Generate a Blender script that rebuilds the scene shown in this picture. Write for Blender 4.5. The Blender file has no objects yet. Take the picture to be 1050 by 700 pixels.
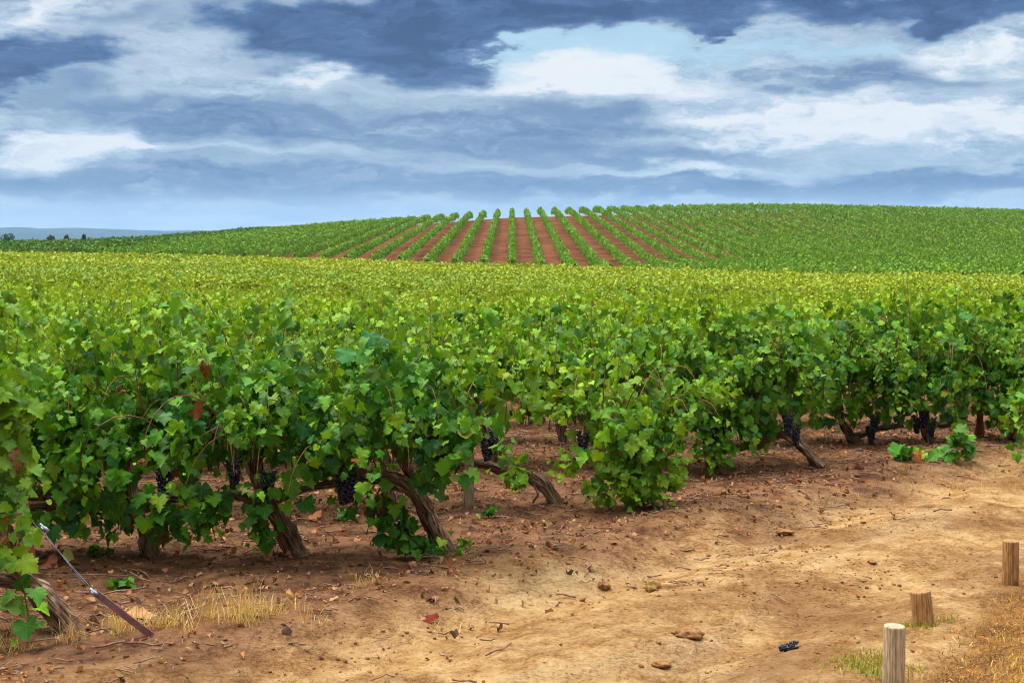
import bpy, math, random
import numpy as np
from math import radians, sin, cos, pi, sqrt
R = np.random.default_rng(11)
random.seed(5)
SC = bpy.context.scene
COL = SC.collection

# ------------------------------------------------------------------ camera
F = 1500.0      # focal length in photo pixels (1050 wide)
CX, HY = 525.0, 245.0
H = 2.1
cam = bpy.data.cameras.new('camera'); cam_o = bpy.data.objects.new('camera', cam); COL.objects.link(cam_o)
cam.sensor_width = 36.0; cam.lens = 36.0 * F / 1050.0
cam.shift_y = -105.0 / 1050.0
cam.clip_start = 0.1; cam.clip_end = 60000
cam_o.location = (0, 0, H); cam_o.rotation_euler = (pi / 2, 0, 0)
cam.dof.use_dof = True; cam.dof.focus_distance = 11.5; cam.dof.aperture_fstop = 11.0
SC.camera = cam_o
SC.view_settings.view_transform = 'Standard'; SC.view_settings.look = 'None'
SC.view_settings.gamma = 1.0; SC.view_settings.exposure = 0.78
SC.view_settings.use_curve_mapping = False
SC.render.engine = 'CYCLES'
cy = SC.cycles
cy.use_denoising = True; cy.denoiser = 'OPENIMAGEDENOISE'
SC.cycles.filter_width = 1.05
cy.max_bounces = 6; cy.diffuse_bounces = 2; cy.glossy_bounces = 2; cy.transmission_bounces = 4
cy.transparent_max_bounces = 6; cy.volume_bounces = 0
cy.caustics_reflective = False; cy.caustics_refractive = False

def at(px, py, Y):
    return ((px - CX) / F * Y, Y, H - (py - HY) / F * Y)
def gp(px, py):
    Y = F * H / (py - HY); return ((px - CX) / F * Y, Y)

# ------------------------------------------------------------------ sky and sun
SUN_EL, SUN_AZ = radians(58), radians(288)      # azimuth clockwise from +Y
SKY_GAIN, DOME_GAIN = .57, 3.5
W = bpy.data.worlds.new('World'); SC.world = W; W.use_nodes = True
nt = W.node_tree; nt.nodes.clear()
class NB:
    """small node builder"""
    def __init__(s, nt): s.nt = nt
    def n(s, t, **k):
        o = s.nt.nodes.new(t)
        for a, b in k.items(): setattr(o, a, b)
        return o
    def put(s, sock, v):
        if hasattr(v, 'is_output'): s.nt.links.new(v, sock)
        elif v is not None:
            if isinstance(v, (tuple, list)) and len(v) == 3 and sock.type == 'RGBA': v = (*v, 1)
            sock.default_value = v
    def m(s, op, a, b=None, c=None, clamp=False):
        o = s.n('ShaderNodeMath', operation=op); o.use_clamp = clamp
        s.put(o.inputs[0], a)
        if b is not None: s.put(o.inputs[1], b)
        if c is not None: s.put(o.inputs[2], c)
        return o.outputs[0]
    def mix(s, f, a, b, bt='MIX'):
        o = s.n('ShaderNodeMix', data_type='RGBA', blend_type=bt)
        s.put(o.inputs[0], f); s.put(o.inputs[6], a); s.put(o.inputs[7], b)
        return o.outputs[2]
    def xyz(s, x, y, z):
        o = s.n('ShaderNodeCombineXYZ'); s.put(o.inputs[0], x); s.put(o.inputs[1], y); s.put(o.inputs[2], z)
        return o.outputs[0]
    def sep(s, v):
        o = s.n('ShaderNodeSeparateXYZ'); s.put(o.inputs[0], v); return o.outputs
    def noise(s, v, scale, detail=4, rough=.5, dist=0.0):
        o = s.n('ShaderNodeTexNoise'); s.put(o.inputs['Vector'], v)
        o.inputs['Scale'].default_value = scale; o.inputs['Detail'].default_value = detail
        o.inputs['Roughness'].default_value = rough; o.inputs['Distortion'].default_value = dist
        return o.outputs
    def rng(s, v, a, b, c=0., d=1., smooth=True):
        o = s.n('ShaderNodeMapRange'); o.interpolation_type = 'SMOOTHSTEP' if smooth else 'LINEAR'
        s.put(o.inputs[0], v)
        for i, q in enumerate((a, b, c, d)): o.inputs[1 + i].default_value = q
        return o.outputs[0]
    def ramp(s, v, stops):
        o = s.n('ShaderNodeValToRGB'); s.put(o.inputs[0], v)
        e = o.color_ramp.elements
        while len(e) < len(stops): e.new(.5)
        for q, (p, c) in zip(e, stops): q.position = p; q.color = (*c, 1)
        return o.outputs[0]
def lin(r, g, b):
    f = lambda c: (c / 255 / 12.92) if c / 255 <= .04045 else ((c / 255 + .055) / 1.055) ** 2.4
    return (f(r), f(g), f(b))

b = NB(nt)
tc = b.n('ShaderNodeTexCoord')
dx, dy, dz = b.sep(tc.outputs['Generated'])
az = b.m('ARCTAN2', dx, dy); el = b.m('ARCSINE', dz)
U = b.m('MULTIPLY', az, 15.0)            # one unit = 1/15 rad
V = b.m('MULTIPLY', el, 15.0)
uv0 = b.xyz(b.m('MULTIPLY', U, .55), b.m('MULTIPLY', V, 1.5), 0)
warp = b.noise(uv0, 1.25, 9, .6)
w1, w2, _ = b.sep(warp['Color'])
Uw = b.m('MULTIPLY_ADD', b.m('SUBTRACT', w1, .5), 3.2, U)
Vw = b.m('MULTIPLY_ADD', b.m('SUBTRACT', w2, .5), 1.05, V)
fb = b.noise(b.xyz(b.m('MULTIPLY', Uw, .8), b.m('MULTIPLY', Vw, 2.4), 3.7), 1.7, 11, .62)['Fac']
fb2 = b.noise(b.xyz(b.m('MULTIPLY', U, .5), b.m('MULTIPLY', V, 2.6), 9.1), 2.2, 11, .62)['Fac']
def blobs(lst, soft=-.75):
    tot = None
    for (px, py, rx, ry, wgt) in lst:
        a = b.m('MULTIPLY', b.m('SUBTRACT', Uw, (px - CX) / 100), 100 / rx)
        c = b.m('MULTIPLY', b.m('SUBTRACT', Vw, (HY - py) / 100), 100 / ry)
        q = b.m('ADD', b.m('MULTIPLY', a, a), b.m('MULTIPLY', c, c))
        g = b.m('MULTIPLY', b.m('EXPONENT', b.m('MULTIPLY', q, soft)), wgt)
        tot = g if tot is None else b.m('ADD', tot, g)
    return tot
DARK = blobs([(430, 45, 120, 36, 1.1), (310, 22, 120, 26, .8), (600, 6, 150, 20, .9), (520, 12, 110, 24, .9), (850, 4, 150, 16, .8),
              (985, 22, 110, 17, 1.1), (752, 27, 30, 11, 1.0), (55, 66, 75, 24, 1.1), (-10, 88, 50, 24, .9), (110, 20, 60, 18, .4)], -1.0)
MID = blobs([(290, 125, 150, 26, .8), (190, 112, 90, 18, .5), (430, 142, 90, 18, .6), (600, 122, 90, 27, .9), (540, 142, 70, 14, .5),
             (865, 76, 65, 17, .8), (790, 84, 70, 11, .4), (950, 92, 110, 13, .5), (100, 186, 260, 13, .9), (800, 162, 160, 13, .45),
             (640, 166, 90, 12, .4), (720, 196, 300, 10, .75), (400, 188, 200, 10, .6), (60, 100, 90, 14, .5), (900, 196, 200, 9, .7), (330, 205, 160, 8, .4)])
WHITE = blobs([(680, 78, 110, 17, 1.0), (590, 68, 60, 12, .7), (510, 78, 40, 18, .9), (820, 122, 110, 16, 1.05), (970, 138, 120, 16, 1.0),
               (700, 178, 90, 9, .7), (150, 152, 70, 17, .95), (60, 150, 70, 16, .7), (30, 25, 70, 26, .7), (240, 80, 90, 10, .35),
               (345, 76, 28, 9, .8), (440, 125, 40, 9, .35), (975, 62, 80, 20, .75), (930, 208, 50, 5, .7), (720, 148, 60, 8, .5), (100, 215, 200, 10, .3)])
CYAN = blobs([(630, 44, 110, 17, 1.0), (530, 45, 30, 30, .8), (850, 48, 60, 14, .6), (760, 60, 60, 14, .4)])
fb3 = b.noise(b.xyz(b.m('MULTIPLY', Uw, 1.1), b.m('MULTIPLY', Vw, 2.6), 6.3), 4.2, 8, .62)['Fac']
S_ = lambda q, k: b.m('MULTIPLY', b.m('SUBTRACT', q, .5), k)
det = b.m('ADD', S_(fb, 2.2), b.m('ADD', S_(fb2, 1.1), S_(fb3, .9)))
tone = b.m('ADD', .555, b.m('MULTIPLY', b.rng(b.m('ADD', WHITE, b.m('MULTIPLY', det, .5)), .10, 1.15), .37))
tone = b.m('SUBTRACT', tone, b.m('MULTIPLY', b.rng(b.m('ADD', MID, b.m('MULTIPLY', det, .5)), .15, .95), .25))
tone = b.m('SUBTRACT', tone, b.m('MULTIPLY', b.rng(b.m('ADD', DARK, b.m('MULTIPLY', det, .42)), .2, .85), .49))
fb4 = b.noise(b.xyz(b.m('MULTIPLY', Uw, .22), b.m('MULTIPLY', Vw, 3.2), 1.3), 1.9, 8, .6)['Fac']
tone = b.m('ADD', tone, b.m('MULTIPLY', S_(fb4, 1.0), b.rng(V, .8, 1.9, .55, .15)))
low = b.rng(V, .05, .75)
tone = b.m('ADD', tone, b.m('MULTIPLY', det, b.m('MULTIPLY_ADD', low, .25, .05)))
cloud = b.ramp(tone, [(0.0, lin(42, 66, 116)), (.16, lin(74, 103, 154)), (.34, lin(122, 147, 182)), (.5, lin(168, 188, 209)), (.62, lin(193, 211, 228)), (.76, lin(224, 233, 243)), (.9, lin(247, 249, 251))])
hor = b.mix(b.rng(fb2, .35, .65), (.60, .80, 1.02), (.86, 1.02, 1.18))
colr = b.mix(b.rng(V, .1, .55), hor, cloud)
colr = b.mix(b.m('MULTIPLY', b.rng(tone, .5, .75), b.m('SUBTRACT', 1, b.rng(V, .1, .55))), colr, lin(226, 234, 244))
cy_f = b.m('MULTIPLY', b.rng(b.m('ADD', CYAN, b.m('MULTIPLY', det, .3)), .2, .9, 0, .8), b.rng(tone, .3, .5))
colr = b.mix(cy_f, colr, lin(172, 216, 236))
# overhead: thinner, brighter broken cloud
over = b.mix(b.rng(fb2, .35, .65), (.55, .66, .85), (1., 1., 1.))
colr = b.mix(b.rng(V, 2.6, 5.0), colr, over)
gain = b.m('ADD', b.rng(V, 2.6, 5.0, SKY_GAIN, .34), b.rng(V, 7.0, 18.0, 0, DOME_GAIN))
gain = b.m('MULTIPLY', gain, b.rng(dy, -.45, .25, .55, 1.0))      # unseen sky behind the viewer, dimmed only to darken the canopy fronts
skt = b.n('ShaderNodeTexSky'); skt.sky_type = 'NISHITA'; skt.sun_disc = False
skt.sun_elevation = SUN_EL; skt.sun_rotation = SUN_AZ
bg1 = b.n('ShaderNodeBackground'); nt.links.new(skt.outputs[0], bg1.inputs[0]); bg1.inputs[1].default_value = 0.1
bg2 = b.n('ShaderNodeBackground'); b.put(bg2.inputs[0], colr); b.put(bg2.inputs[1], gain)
mx = b.n('ShaderNodeMixShader')
cover = b.m('SUBTRACT', .96, b.m('MULTIPLY', cy_f, .35))
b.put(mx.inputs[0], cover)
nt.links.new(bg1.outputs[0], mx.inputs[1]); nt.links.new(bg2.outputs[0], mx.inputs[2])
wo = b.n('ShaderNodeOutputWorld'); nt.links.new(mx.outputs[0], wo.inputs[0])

sl = bpy.data.lights.new('sun', 'SUN'); sl.energy = 1.5; sl.angle = radians(12); sl.color = (1, .95, .86)
so = bpy.data.objects.new('sun', sl); COL.objects.link(so); so.location = (-20, -20, 40)
# light travels from the sun: direction = -(sin az cos el, cos az cos el, sin el)
from mathutils import Vector
so.rotation_euler = Vector((-sin(SUN_AZ) * cos(SUN_EL), -cos(SUN_AZ) * cos(SUN_EL), -sin(SUN_EL))).to_track_quat('-Z', 'Y').to_euler()

# ------------------------------------------------------------------ helpers
def tag(o, label=None, cat=None, group=None, kind=None):
    if label: o['label'] = label
    if cat: o['category'] = cat
    if group: o['group'] = group
    if kind: o['kind'] = kind
    return o
def empty(name, loc, label, cat, group=None):
    o = bpy.data.objects.new(name, None); COL.objects.link(o); o.location = loc
    o.empty_display_size = .2
    return tag(o, label, cat, group)
def mesh_from(name, chunks, mats, smooth=True):
    """chunks: (V, [F arrays], C or None, UV or None, material index)"""
    vs, cs, us, loops, starts, totals, mi = [], [], [], [], [], [], []
    off = 0; lo = 0
    for (v, fs, c, u, m_) in chunks:
        v = np.asarray(v, np.float32).reshape(-1, 3)
        vs.append(v)
        cs.append(np.broadcast_to(np.asarray(c if c is not None else (1, 1, 1), np.float32), (len(v), 3)))
        us.append(np.asarray(u, np.float32).reshape(-1, 2) if u is not None else np.full((len(v), 2), 9., np.float32))
        for f in (fs if isinstance(fs, list) else [fs]):
            f = np.asarray(f, np.int32); k = f.shape[1]
            loops.append((f + off).ravel()); n = len(f)
            starts.append(lo + np.arange(n, dtype=np.int32) * k); totals.append(np.full(n, k, np.int32))
            mi.append(np.full(n, m_, np.int32)); lo += n * k
        off += len(v)
    V_ = np.concatenate(vs); L = np.concatenate(loops)
    me = bpy.data.meshes.new(name)
    me.vertices.add(len(V_)); me.vertices.foreach_set('co', V_.ravel())
    me.loops.add(len(L)); me.loops.foreach_set('vertex_index', L)
    S = np.concatenate(starts); T = np.concatenate(totals)
    me.polygons.add(len(S)); me.polygons.foreach_set('loop_start', S); me.polygons.foreach_set('loop_total', T)
    me.polygons.foreach_set('material_index', np.concatenate(mi))
    me.polygons.foreach_set('use_smooth', np.full(len(S), smooth, bool))
    for m_ in mats: me.materials.append(m_)
    a = me.attributes.new('col', 'FLOAT_COLOR', 'POINT')
    a.data.foreach_set('color', np.concatenate([np.concatenate(cs), np.ones((len(V_), 1), np.float32)], 1).ravel())
    a = me.attributes.new('leafuv', 'FLOAT2', 'POINT'); a.data.foreach_set('vector', np.concatenate(us).ravel())
    me.update(calc_edges=True)
    return me
def obj(name, me, parent=None, loc=None):
    o = bpy.data.objects.new(name, me); COL.objects.link(o)
    if parent: o.parent = parent
    if loc is not None: o.location = loc
    return o
def nrm(a): return a / np.maximum(np.linalg.norm(a, axis=-1, keepdims=True), 1e-9)

def hash2(ix, iy, seed):
    h = (ix.astype(np.int64) * 374761393 + iy.astype(np.int64) * 668265263 + seed * 1442695041) & 0xffffffff
    h = ((h ^ (h >> 13)) * 1274126177) & 0xffffffff
    return ((h ^ (h >> 16)) & 0xffff) / 65535.0
def vnoise(x, y, seed=0):
    ix = np.floor(x); iy = np.floor(y); fx = x - ix; fy = y - iy
    fx = fx * fx * (3 - 2 * fx); fy = fy * fy * (3 - 2 * fy)
    ix = ix.astype(np.int64); iy = iy.astype(np.int64)
    a = hash2(ix, iy, seed); b_ = hash2(ix + 1, iy, seed); c = hash2(ix, iy + 1, seed); d = hash2(ix + 1, iy + 1, seed)
    return (a * (1 - fx) + b_ * fx) * (1 - fy) + (c * (1 - fx) + d * fx) * fy
def fbm(x, y, seed=0, o=4):
    s = 0; a = .5
    for i in range(o): s = s + a * (vnoise(x * 2 ** i, y * 2 ** i, seed + i * 7) - .5); a *= .55
    return s
def sstep(x, a, b_):
    t = np.clip((x - a) / (b_ - a), 0, 1); return t * t * (3 - 2 * t)

# ------------------------------------------------------------------ terrain
P0 = np.array((-.42, 9.6)); TD = np.array((1.63, 1.9)); TD = TD / np.linalg.norm(TD)   # the line of the row ends
TN = np.array((TD[1], -TD[0]))                                                          # towards the track
BA = np.array(gp(905, 712)); BB = np.array(gp(1030, 601))                               # line of the bollards
BD = (BB - BA) / np.linalg.norm(BB - BA); BN = np.array((BD[1], -BD[0]))
CRX = np.array([-400, -160, -110, -78, -63, -56, -32, 0, 32, 50, 96, 140, 220, 420]) * 1.0
CRZ = np.array([0, -.4, -.3, .1, .95, 1.8, 3.9, 6.2, 7.1, 7.45, 6.3, 5.2, 3, 1.0])
def front_edge(X):      # where the front block of vines ends
    return np.interp(X, [-300, -120, -56, 0, 26, 60, 200], [300, 192, 152, 128, 80, 50, 40])
def hill_edge(X):       # where the rows on the hill begin
    return front_edge(X) + 9
def ground_z(X, Y, fine=True):
    X = np.asarray(X, float); Y = np.asarray(Y, float)
    t = CX + F * X / np.maximum(Y, 8)
    yk = [0, 14, 25, 40, 75, 110, 130, 160, 200, 260, 400, 700, 6000]
    zc = [0, 0, -.32, -.83, -1.5, -1.66, -1.6, -1.45, -1.4, -1.3, -.6, -.6, -.6]
    zl = [0, 0, -.2, -.52, -.85, -.98, -.98, -.92, -.75, -.55, -.1, -.6, -.6]
    s = sstep(t, 40, 560)
    z0 = np.interp(Y, yk, zc) * s + np.interp(Y, yk, zl) * (1 - s)
    p = np.clip((Y - 128) / (276 - 128), 0, 2)
    p = np.where(p < .12, p * p / .24, p - .06)
    top = .94
    p = np.where(p > .86, .86 + (top - .86) * np.sin(np.clip((p - .86) / .16, 0, 1.6) * pi / 2), p) / top
    p = np.where(Y > 300, p * (1 - sstep(Y, 300, 520)), p)
    cz = np.interp(X, CRX, CRZ)
    p = np.sign(p) * np.abs(p) ** (1 + .75 * sstep(X, 12, 48) + .3 * sstep(-X, 15, 45))
    h = cz * 0
    z = z0 * (1 - np.clip(p, 0, 1)) + cz * np.clip(p, 0, 1)
    z = np.where(p < 0, z0, z)
    z = z + .25 * fbm(X / 25, Y / 25, 3, 2) * sstep(Y, 30, 60)
    if fine:
        near = 1 - sstep(Y, 20, 40)
        s_tr = (X - P0[0]) * TN[0] + (Y - P0[1]) * TN[1]
        l_tr = (X - P0[0]) * TD[0] + (Y - P0[1]) * TD[1]
        z = z + near * (.10 * fbm(X / 1.6, Y / 1.6, 21, 4) + .07 * fbm(X * 3, Y * 3, 40, 3) + .035 * fbm(X * 9, Y * 9, 50, 3))
        # wheel ruts along the track
        wv = .25 * fbm(l_tr / 2.5, s_tr * 0 + 1, 9, 2)
        for c in (1.15, 2.55):
            z = z - near * .07 * np.exp(-((s_tr - c + wv) / .3) ** 2)
        z = z + near * .05 * np.exp(-((s_tr - .45) / .35) ** 2)
        bk = (X - BA[0]) * BN[0] + (Y - BA[1]) * BN[1] + .12 * fbm(X * 1.3, Y * 1.3, 77, 3)
        z = z + near * (.34 * sstep(bk, .12, 1.1) + .05 * fbm(X * 4, Y * 4, 60, 3) * sstep(bk, .1, .3))
        lz = l_tr
    return z
def gz(x, y): return float(ground_z(np.array([x]), np.array([y]))[0])

def ground():
    ys = [-14.0]
    while ys[-1] < 30000:
        y = ys[-1]
        d = max(y, 0)
        st = .5 if y < 5 else (.032 if y < 11 else max(.032, (d * .0042) if d < 40 else d * .012))
        ys.append(y + st)
    ys = np.array(ys)
    nt_ = 760
    u = np.linspace(-1, 1, nt_); t = .62 * u + .9 * u ** 7
    X = t[None, :] * (np.maximum(ys, 0)[:, None] + 3.0); Y = np.repeat(ys[:, None], nt_, 1)
    Z = ground_z(X, Y)
    s_tr = (X - P0[0]) * TN[0] + (Y - P0[1]) * TN[1]
    l_tr = (X - P0[0]) * TD[0] + (Y - P0[1]) * TD[1]
    bk = (X - BA[0]) * BN[0] + (Y - BA[1]) * BN[1]
    n1 = fbm(X * 1.1, Y * 1.1, 5, 4); n2 = fbm(X * .5, Y * .5, 15, 3)
    track = sstep(s_tr + 1.5 * n1 + .8 * n2, .25, 1.15)
    bank = sstep(bk + .35 * n1, .0, .16)
    hill = sstep(Y, 60, 110)
    wear = np.clip(.5 + 1.3 * fbm(l_tr / 1.6, s_tr * 2.2, 31, 4), 0, 1)
    C = np.stack([track, bank, hill], -1).reshape(-1, 3)
    ny, nx = X.shape
    idx = np.arange(ny * nx, dtype=np.int32).reshape(ny, nx)
    Fq = np.stack([idx[:-1, :-1], idx[:-1, 1:], idx[1:, 1:], idx[1:, :-1]], -1).reshape(-1, 4)
    me = mesh_from('ground', [(np.stack([X, Y, Z], -1), Fq, C, np.stack([wear, s_tr], -1), 0)], [M_ground])
    o = obj('ground', me); tag(o, kind='structure')

# ------------------------------------------------------------------ materials
def mat(name):
    m_ = bpy.data.materials.new(name); m_.use_nodes = True
    m_.node_tree.nodes.clear(); bb = NB(m_.node_tree)
    out = bb.n('ShaderNodeOutputMaterial')
    return m_, bb, out
def attr(bb, name):
    a = bb.n('ShaderNodeAttribute'); a.attribute_name = name; return a
def principled(bb, out, col, rough=.8, spec=.3, bump=None, bs=.3, bd=.01):
    p = bb.n('ShaderNodeBsdfPrincipled'); bb.put(p.inputs['Base Color'], col); bb.put(p.inputs['Roughness'], rough)
    p.inputs['Specular IOR Level'].default_value = spec
    if bump is not None:
        bn = bb.n('ShaderNodeBump'); bn.inputs['Strength'].default_value = bs; bn.inputs['Distance'].default_value = bd
        bb.put(bn.inputs['Height'], bump); bb.nt.links.new(bn.outputs[0], p.inputs['Normal'])
    if out: bb.nt.links.new(p.outputs[0], out.inputs[0])
    return p
def leaf_material(name, trans=.19, veins=True, rough=.5, spec=.18):
    m_, bb, out = mat(name)
    col = attr(bb, 'col').outputs['Color']
    g = bb.n('ShaderNodeNewGeometry')
    c = col
    if veins:
        ux, uy, _ = bb.sep(attr(bb, 'leafuv').outputs['Vector'])
        ang = bb.m('ABSOLUTE', bb.m('ARCTAN2', ux, bb.m('SUBTRACT', uy, .02)))
        rad = bb.m('SQRT', bb.m('ADD', bb.m('MULTIPLY', ux, ux), bb.m('MULTIPLY', uy, uy)))
        d = None
        for a0 in (0, .85, 1.75):
            q = bb.m('MULTIPLY', bb.m('ABSOLUTE', bb.m('SUBTRACT', ang, a0)), rad)
            d = q if d is None else bb.m('MINIMUM', d, q)
        vein = bb.rng(d, .008, .03, .3, 0)
        c = bb.mix(vein, c, (.2, .3, .07))
        tex = bb.noise(bb.n('ShaderNodeTexCoord').outputs['Object'], 9, 3, .6)['Fac']
        c = bb.mix(bb.rng(tex, .3, .7, .0, .5), c, bb.mix(1.0, c, (1.5, 1.25, .9), 'MULTIPLY'))
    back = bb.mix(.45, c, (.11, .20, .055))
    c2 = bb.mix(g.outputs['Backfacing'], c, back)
    bump = None
    if veins:
        bump = bb.noise(bb.n('ShaderNodeTexCoord').outputs['Object'], 45, 2)['Fac']
    p = principled(bb, None, c2, rough, spec, bump, .35, .006)
    tr = bb.n('ShaderNodeBsdfTranslucent'); bb.put(tr.inputs[0], bb.mix(1.0, c, (1.9, 1.7, .7), 'MULTIPLY'))
    mx = bb.n('ShaderNodeMixShader'); mx.inputs[0].default_value = trans
    bb.nt.links.new(p.outputs[0], mx.inputs[1]); bb.nt.links.new(tr.outputs[0], mx.inputs[2])
    bb.nt.links.new(mx.outputs[0], out.inputs[0])
    return m_
M_leaf = leaf_material('grape_leaf')
M_far = leaf_material('far_leaf', .16, False, .55, .25)
M_dry = leaf_material('dry_leaf', .15, False, .8, .1)

def ground_mat():
    m_, bb, out = mat('soil')
    P = bb.n('ShaderNodeTexCoord').outputs['Object']
    tr, bk, hl = bb.sep(attr(bb, 'col').outputs['Color'])
    wear, s_tr, _ = bb.sep(attr(bb, 'leafuv').outputs['Vector'])
    nA = bb.noise(P, .9, 6, .6)['Fac']; nB = bb.noise(P, 4.5, 7, .65)['Fac']; nC = bb.noise(P, 19, 6, .7)['Fac']; nD = bb.noise(P, 75, 3, .7)['Fac']
    tan = bb.mix(bb.rng(nB, .35, .68), lin(180, 132, 76), lin(216, 174, 116))
    tan = bb.mix(bb.rng(wear, .45, .85, 0, .6), tan, lin(206, 174, 124))
    tan = bb.mix(bb.rng(bb.m('ADD', nA, bb.m('MULTIPLY', nC, .35)), .76, .56, 0, .62), tan, lin(134, 88, 48))
    red = bb.mix(bb.rng(nB, .35, .65), lin(104, 68, 46), lin(160, 114, 76))
    red = bb.mix(bb.rng(nC, .5, .75, 0, .6), red, lin(150, 108, 78))
    c = bb.mix(tr, red, tan)
    nF = bb.noise(P, 38, 8, .75)['Fac']
    crumb = bb.rng(bb.m('ADD', bb.m('MULTIPLY', nF, .7), bb.m('MULTIPLY', nB, .3)), .5, .38, 0, .75)
    c = bb.mix(crumb, c, bb.mix(1.0, c, (.45, .38, .33), 'MULTIPLY'))
    c = bb.mix(bb.rng(nF, .54, .68, 0, .5), c, bb.mix(1.0, c, (1.35, 1.36, 1.4), 'MULTIPLY'))
    bnk = bb.mix(bb.rng(nB, .38, .62), lin(92, 58, 40), lin(168, 118, 60))
    bnk = bb.mix(bb.rng(nC, .42, .62, 0, .8), bnk, lin(118, 74, 44))
    bnk = bb.mix(bb.rng(nD, .45, .65, 0, .7), bnk, lin(196, 146, 78))
    c = bb.mix(bk, c, bnk)
    nE = bb.noise(P, .35, 5, .6)['Fac']
    hs = bb.mix(bb.rng(nE, .35, .65), lin(92, 52, 27), lin(126, 77, 43))
    c = bb.mix(hl, c, hs)
    vo = bb.n('ShaderNodeTexVoronoi'); vo.inputs['Scale'].default_value = 28; bb.put(vo.inputs['Vector'], P)
    hgt = bb.m('ADD', bb.m('ADD', bb.m('MULTIPLY', nB, .9), bb.m('MULTIPLY', nC, .7)), bb.m('ADD', bb.m('MULTIPLY', nD, .25), bb.m('MULTIPLY', vo.outputs['Distance'], -.25)))
    principled(bb, out, c, .95, .1, hgt, 1.0, .08)
    return m_
M_ground = ground_mat()
def bark_mat():
    m_, bb, out = mat('vine_bark')
    uv = attr(bb, 'leafuv').outputs['Vector']
    mp = bb.n('ShaderNodeMapping'); bb.put(mp.inputs[0], uv); mp.inputs['Scale'].default_value = (14, 2.2, 1)
    n1 = bb.noise(mp.outputs[0], 1.0, 6, .65, .6)['Fac']
    n2 = bb.noise(bb.n('ShaderNodeTexCoord').outputs['Object'], 16, 4, .6)['Fac']
    c = bb.ramp(n1, [(.34, lin(52, 34, 26)), (.45, lin(124, 90, 68)), (.55, lin(178, 140, 108)), (.65, lin(220, 190, 156))])
    c = bb.mix(bb.rng(n2, .4, .7, 0, .5), c, lin(84, 52, 40))
    principled(bb, out, c, .9, .15, n1, 1.0, .05)
    return m_
M_bark = bark_mat()
def simple(name, c1, c2, scale=8, rough=.7, spec=.3, bs=.3, bd=.004, stretch=None, metal=0.):
    m_, bb, out = mat(name)
    P = bb.n('ShaderNodeTexCoord').outputs['Object']
    if stretch:
        mp = bb.n('ShaderNodeMapping'); bb.put(mp.inputs[0], P); mp.inputs['Scale'].default_value = stretch; P = mp.outputs[0]
    n = bb.noise(P, scale, 5, .62)['Fac']
    p = principled(bb, out, bb.mix(bb.rng(n, .3, .7), c1, c2), rough, spec, n, bs, bd)
    p.inputs['Metallic'].default_value = metal
    return m_
def wood_mat(name, c1, c2, c3):
    m_, bb, out = mat(name)
    P = bb.n('ShaderNodeTexCoord').outputs['Object']
    mp = bb.n('ShaderNodeMapping'); bb.put(mp.inputs[0], P); mp.inputs['Scale'].default_value = (1, 1, .07)
    n = bb.noise(mp.outputs[0], 110, 6, .7)['Fac']; k = bb.noise(P, 7, 4, .6)['Fac']
    c = bb.mix(bb.rng(n, .38, .62), c1, c2)
    c = bb.mix(bb.rng(k, .5, .68, 0, .8), c, c3)
    principled(bb, out, c, .85, .2, n, .6, .002)
    return m_
M_wood_grey = wood_mat('weathered_wood', lin(150, 124, 92), lin(205, 182, 146), lin(98, 70, 46))
M_wood_tan = wood_mat('tan_wood', lin(130, 92, 52), lin(186, 142, 90), lin(90, 60, 34))
M_wood_post = wood_mat('post_wood', lin(110, 90, 66), lin(160, 136, 104), lin(80, 62, 44))
M_grape = simple('grape_skin', lin(10, 10, 24), lin(24, 24, 50), 30, .38, .5, .1, .001)
M_cane = simple('cane_bark', lin(120, 72, 40), lin(150, 104, 58), 20, .7, .3)
M_steel = simple('galvanised_steel', (.20, .23, .28), (.34, .37, .42), 40, .45, .5, .1, .001, None, .8)
M_strap = simple('rusty_strap', lin(112, 74, 72), lin(140, 98, 92), 25, .7, .3)
M_twig = simple('twig', lin(110, 78, 60), lin(168, 132, 104), 30, .85, .15)
M_clod = simple('dry_clod', lin(118, 80, 46), lin(170, 124, 78), 26, .95, .1, .8, .02)
M_pale_clod = simple('ochre_clod', lin(126, 96, 46), lin(170, 132, 74), 26, .95, .1, .8, .02)

# ------------------------------------------------------------------ leaves
def leaf_tpl(half, cy0=.12):
    half = np.array(half, float)
    pts = np.concatenate([half, (half[::-1] * [-1, 1])[1 if half[-1, 0] == 0 else 0:]])
    if half[0, 0] == 0: pts = pts[:-1]
    pts = np.concatenate([[[0, cy0]], pts]); n = len(pts) - 1
    f = np.array([[0, 1 + i, 1 + (i + 1) % n] for i in range(n)], np.int32)
    return pts, f
T_HI = leaf_tpl([(0, 0), (.06, -.16), (.2, -.27), (.33, -.26), (.42, -.16), (.53, -.12), (.53, -.02), (.68, .05), (.58, .15), (.60, .24), (.43, .28), (.68, .45),
                 (.58, .52), (.47, .57), (.42, .68), (.27, .63), (.28, .79), (.17, .83), (.11, .93), (0, 1.0)])
T_MID = leaf_tpl([(0, 0), (.2, -.27), (.46, -.16), (.62, .1), (.48, .29), (.62, .48), (.36, .64), (.2, .84), (0, 1.0)])
T_LOW = leaf_tpl([(0, -.1), (.45, -.15), (.58, .42), (.2, .75), (0, 1.0)])
T_Q = (np.array([(0, -.45), (.5, 0), (0, .55), (-.5, 0)], float), np.array([[0, 1, 2, 3]], np.int32))

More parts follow.
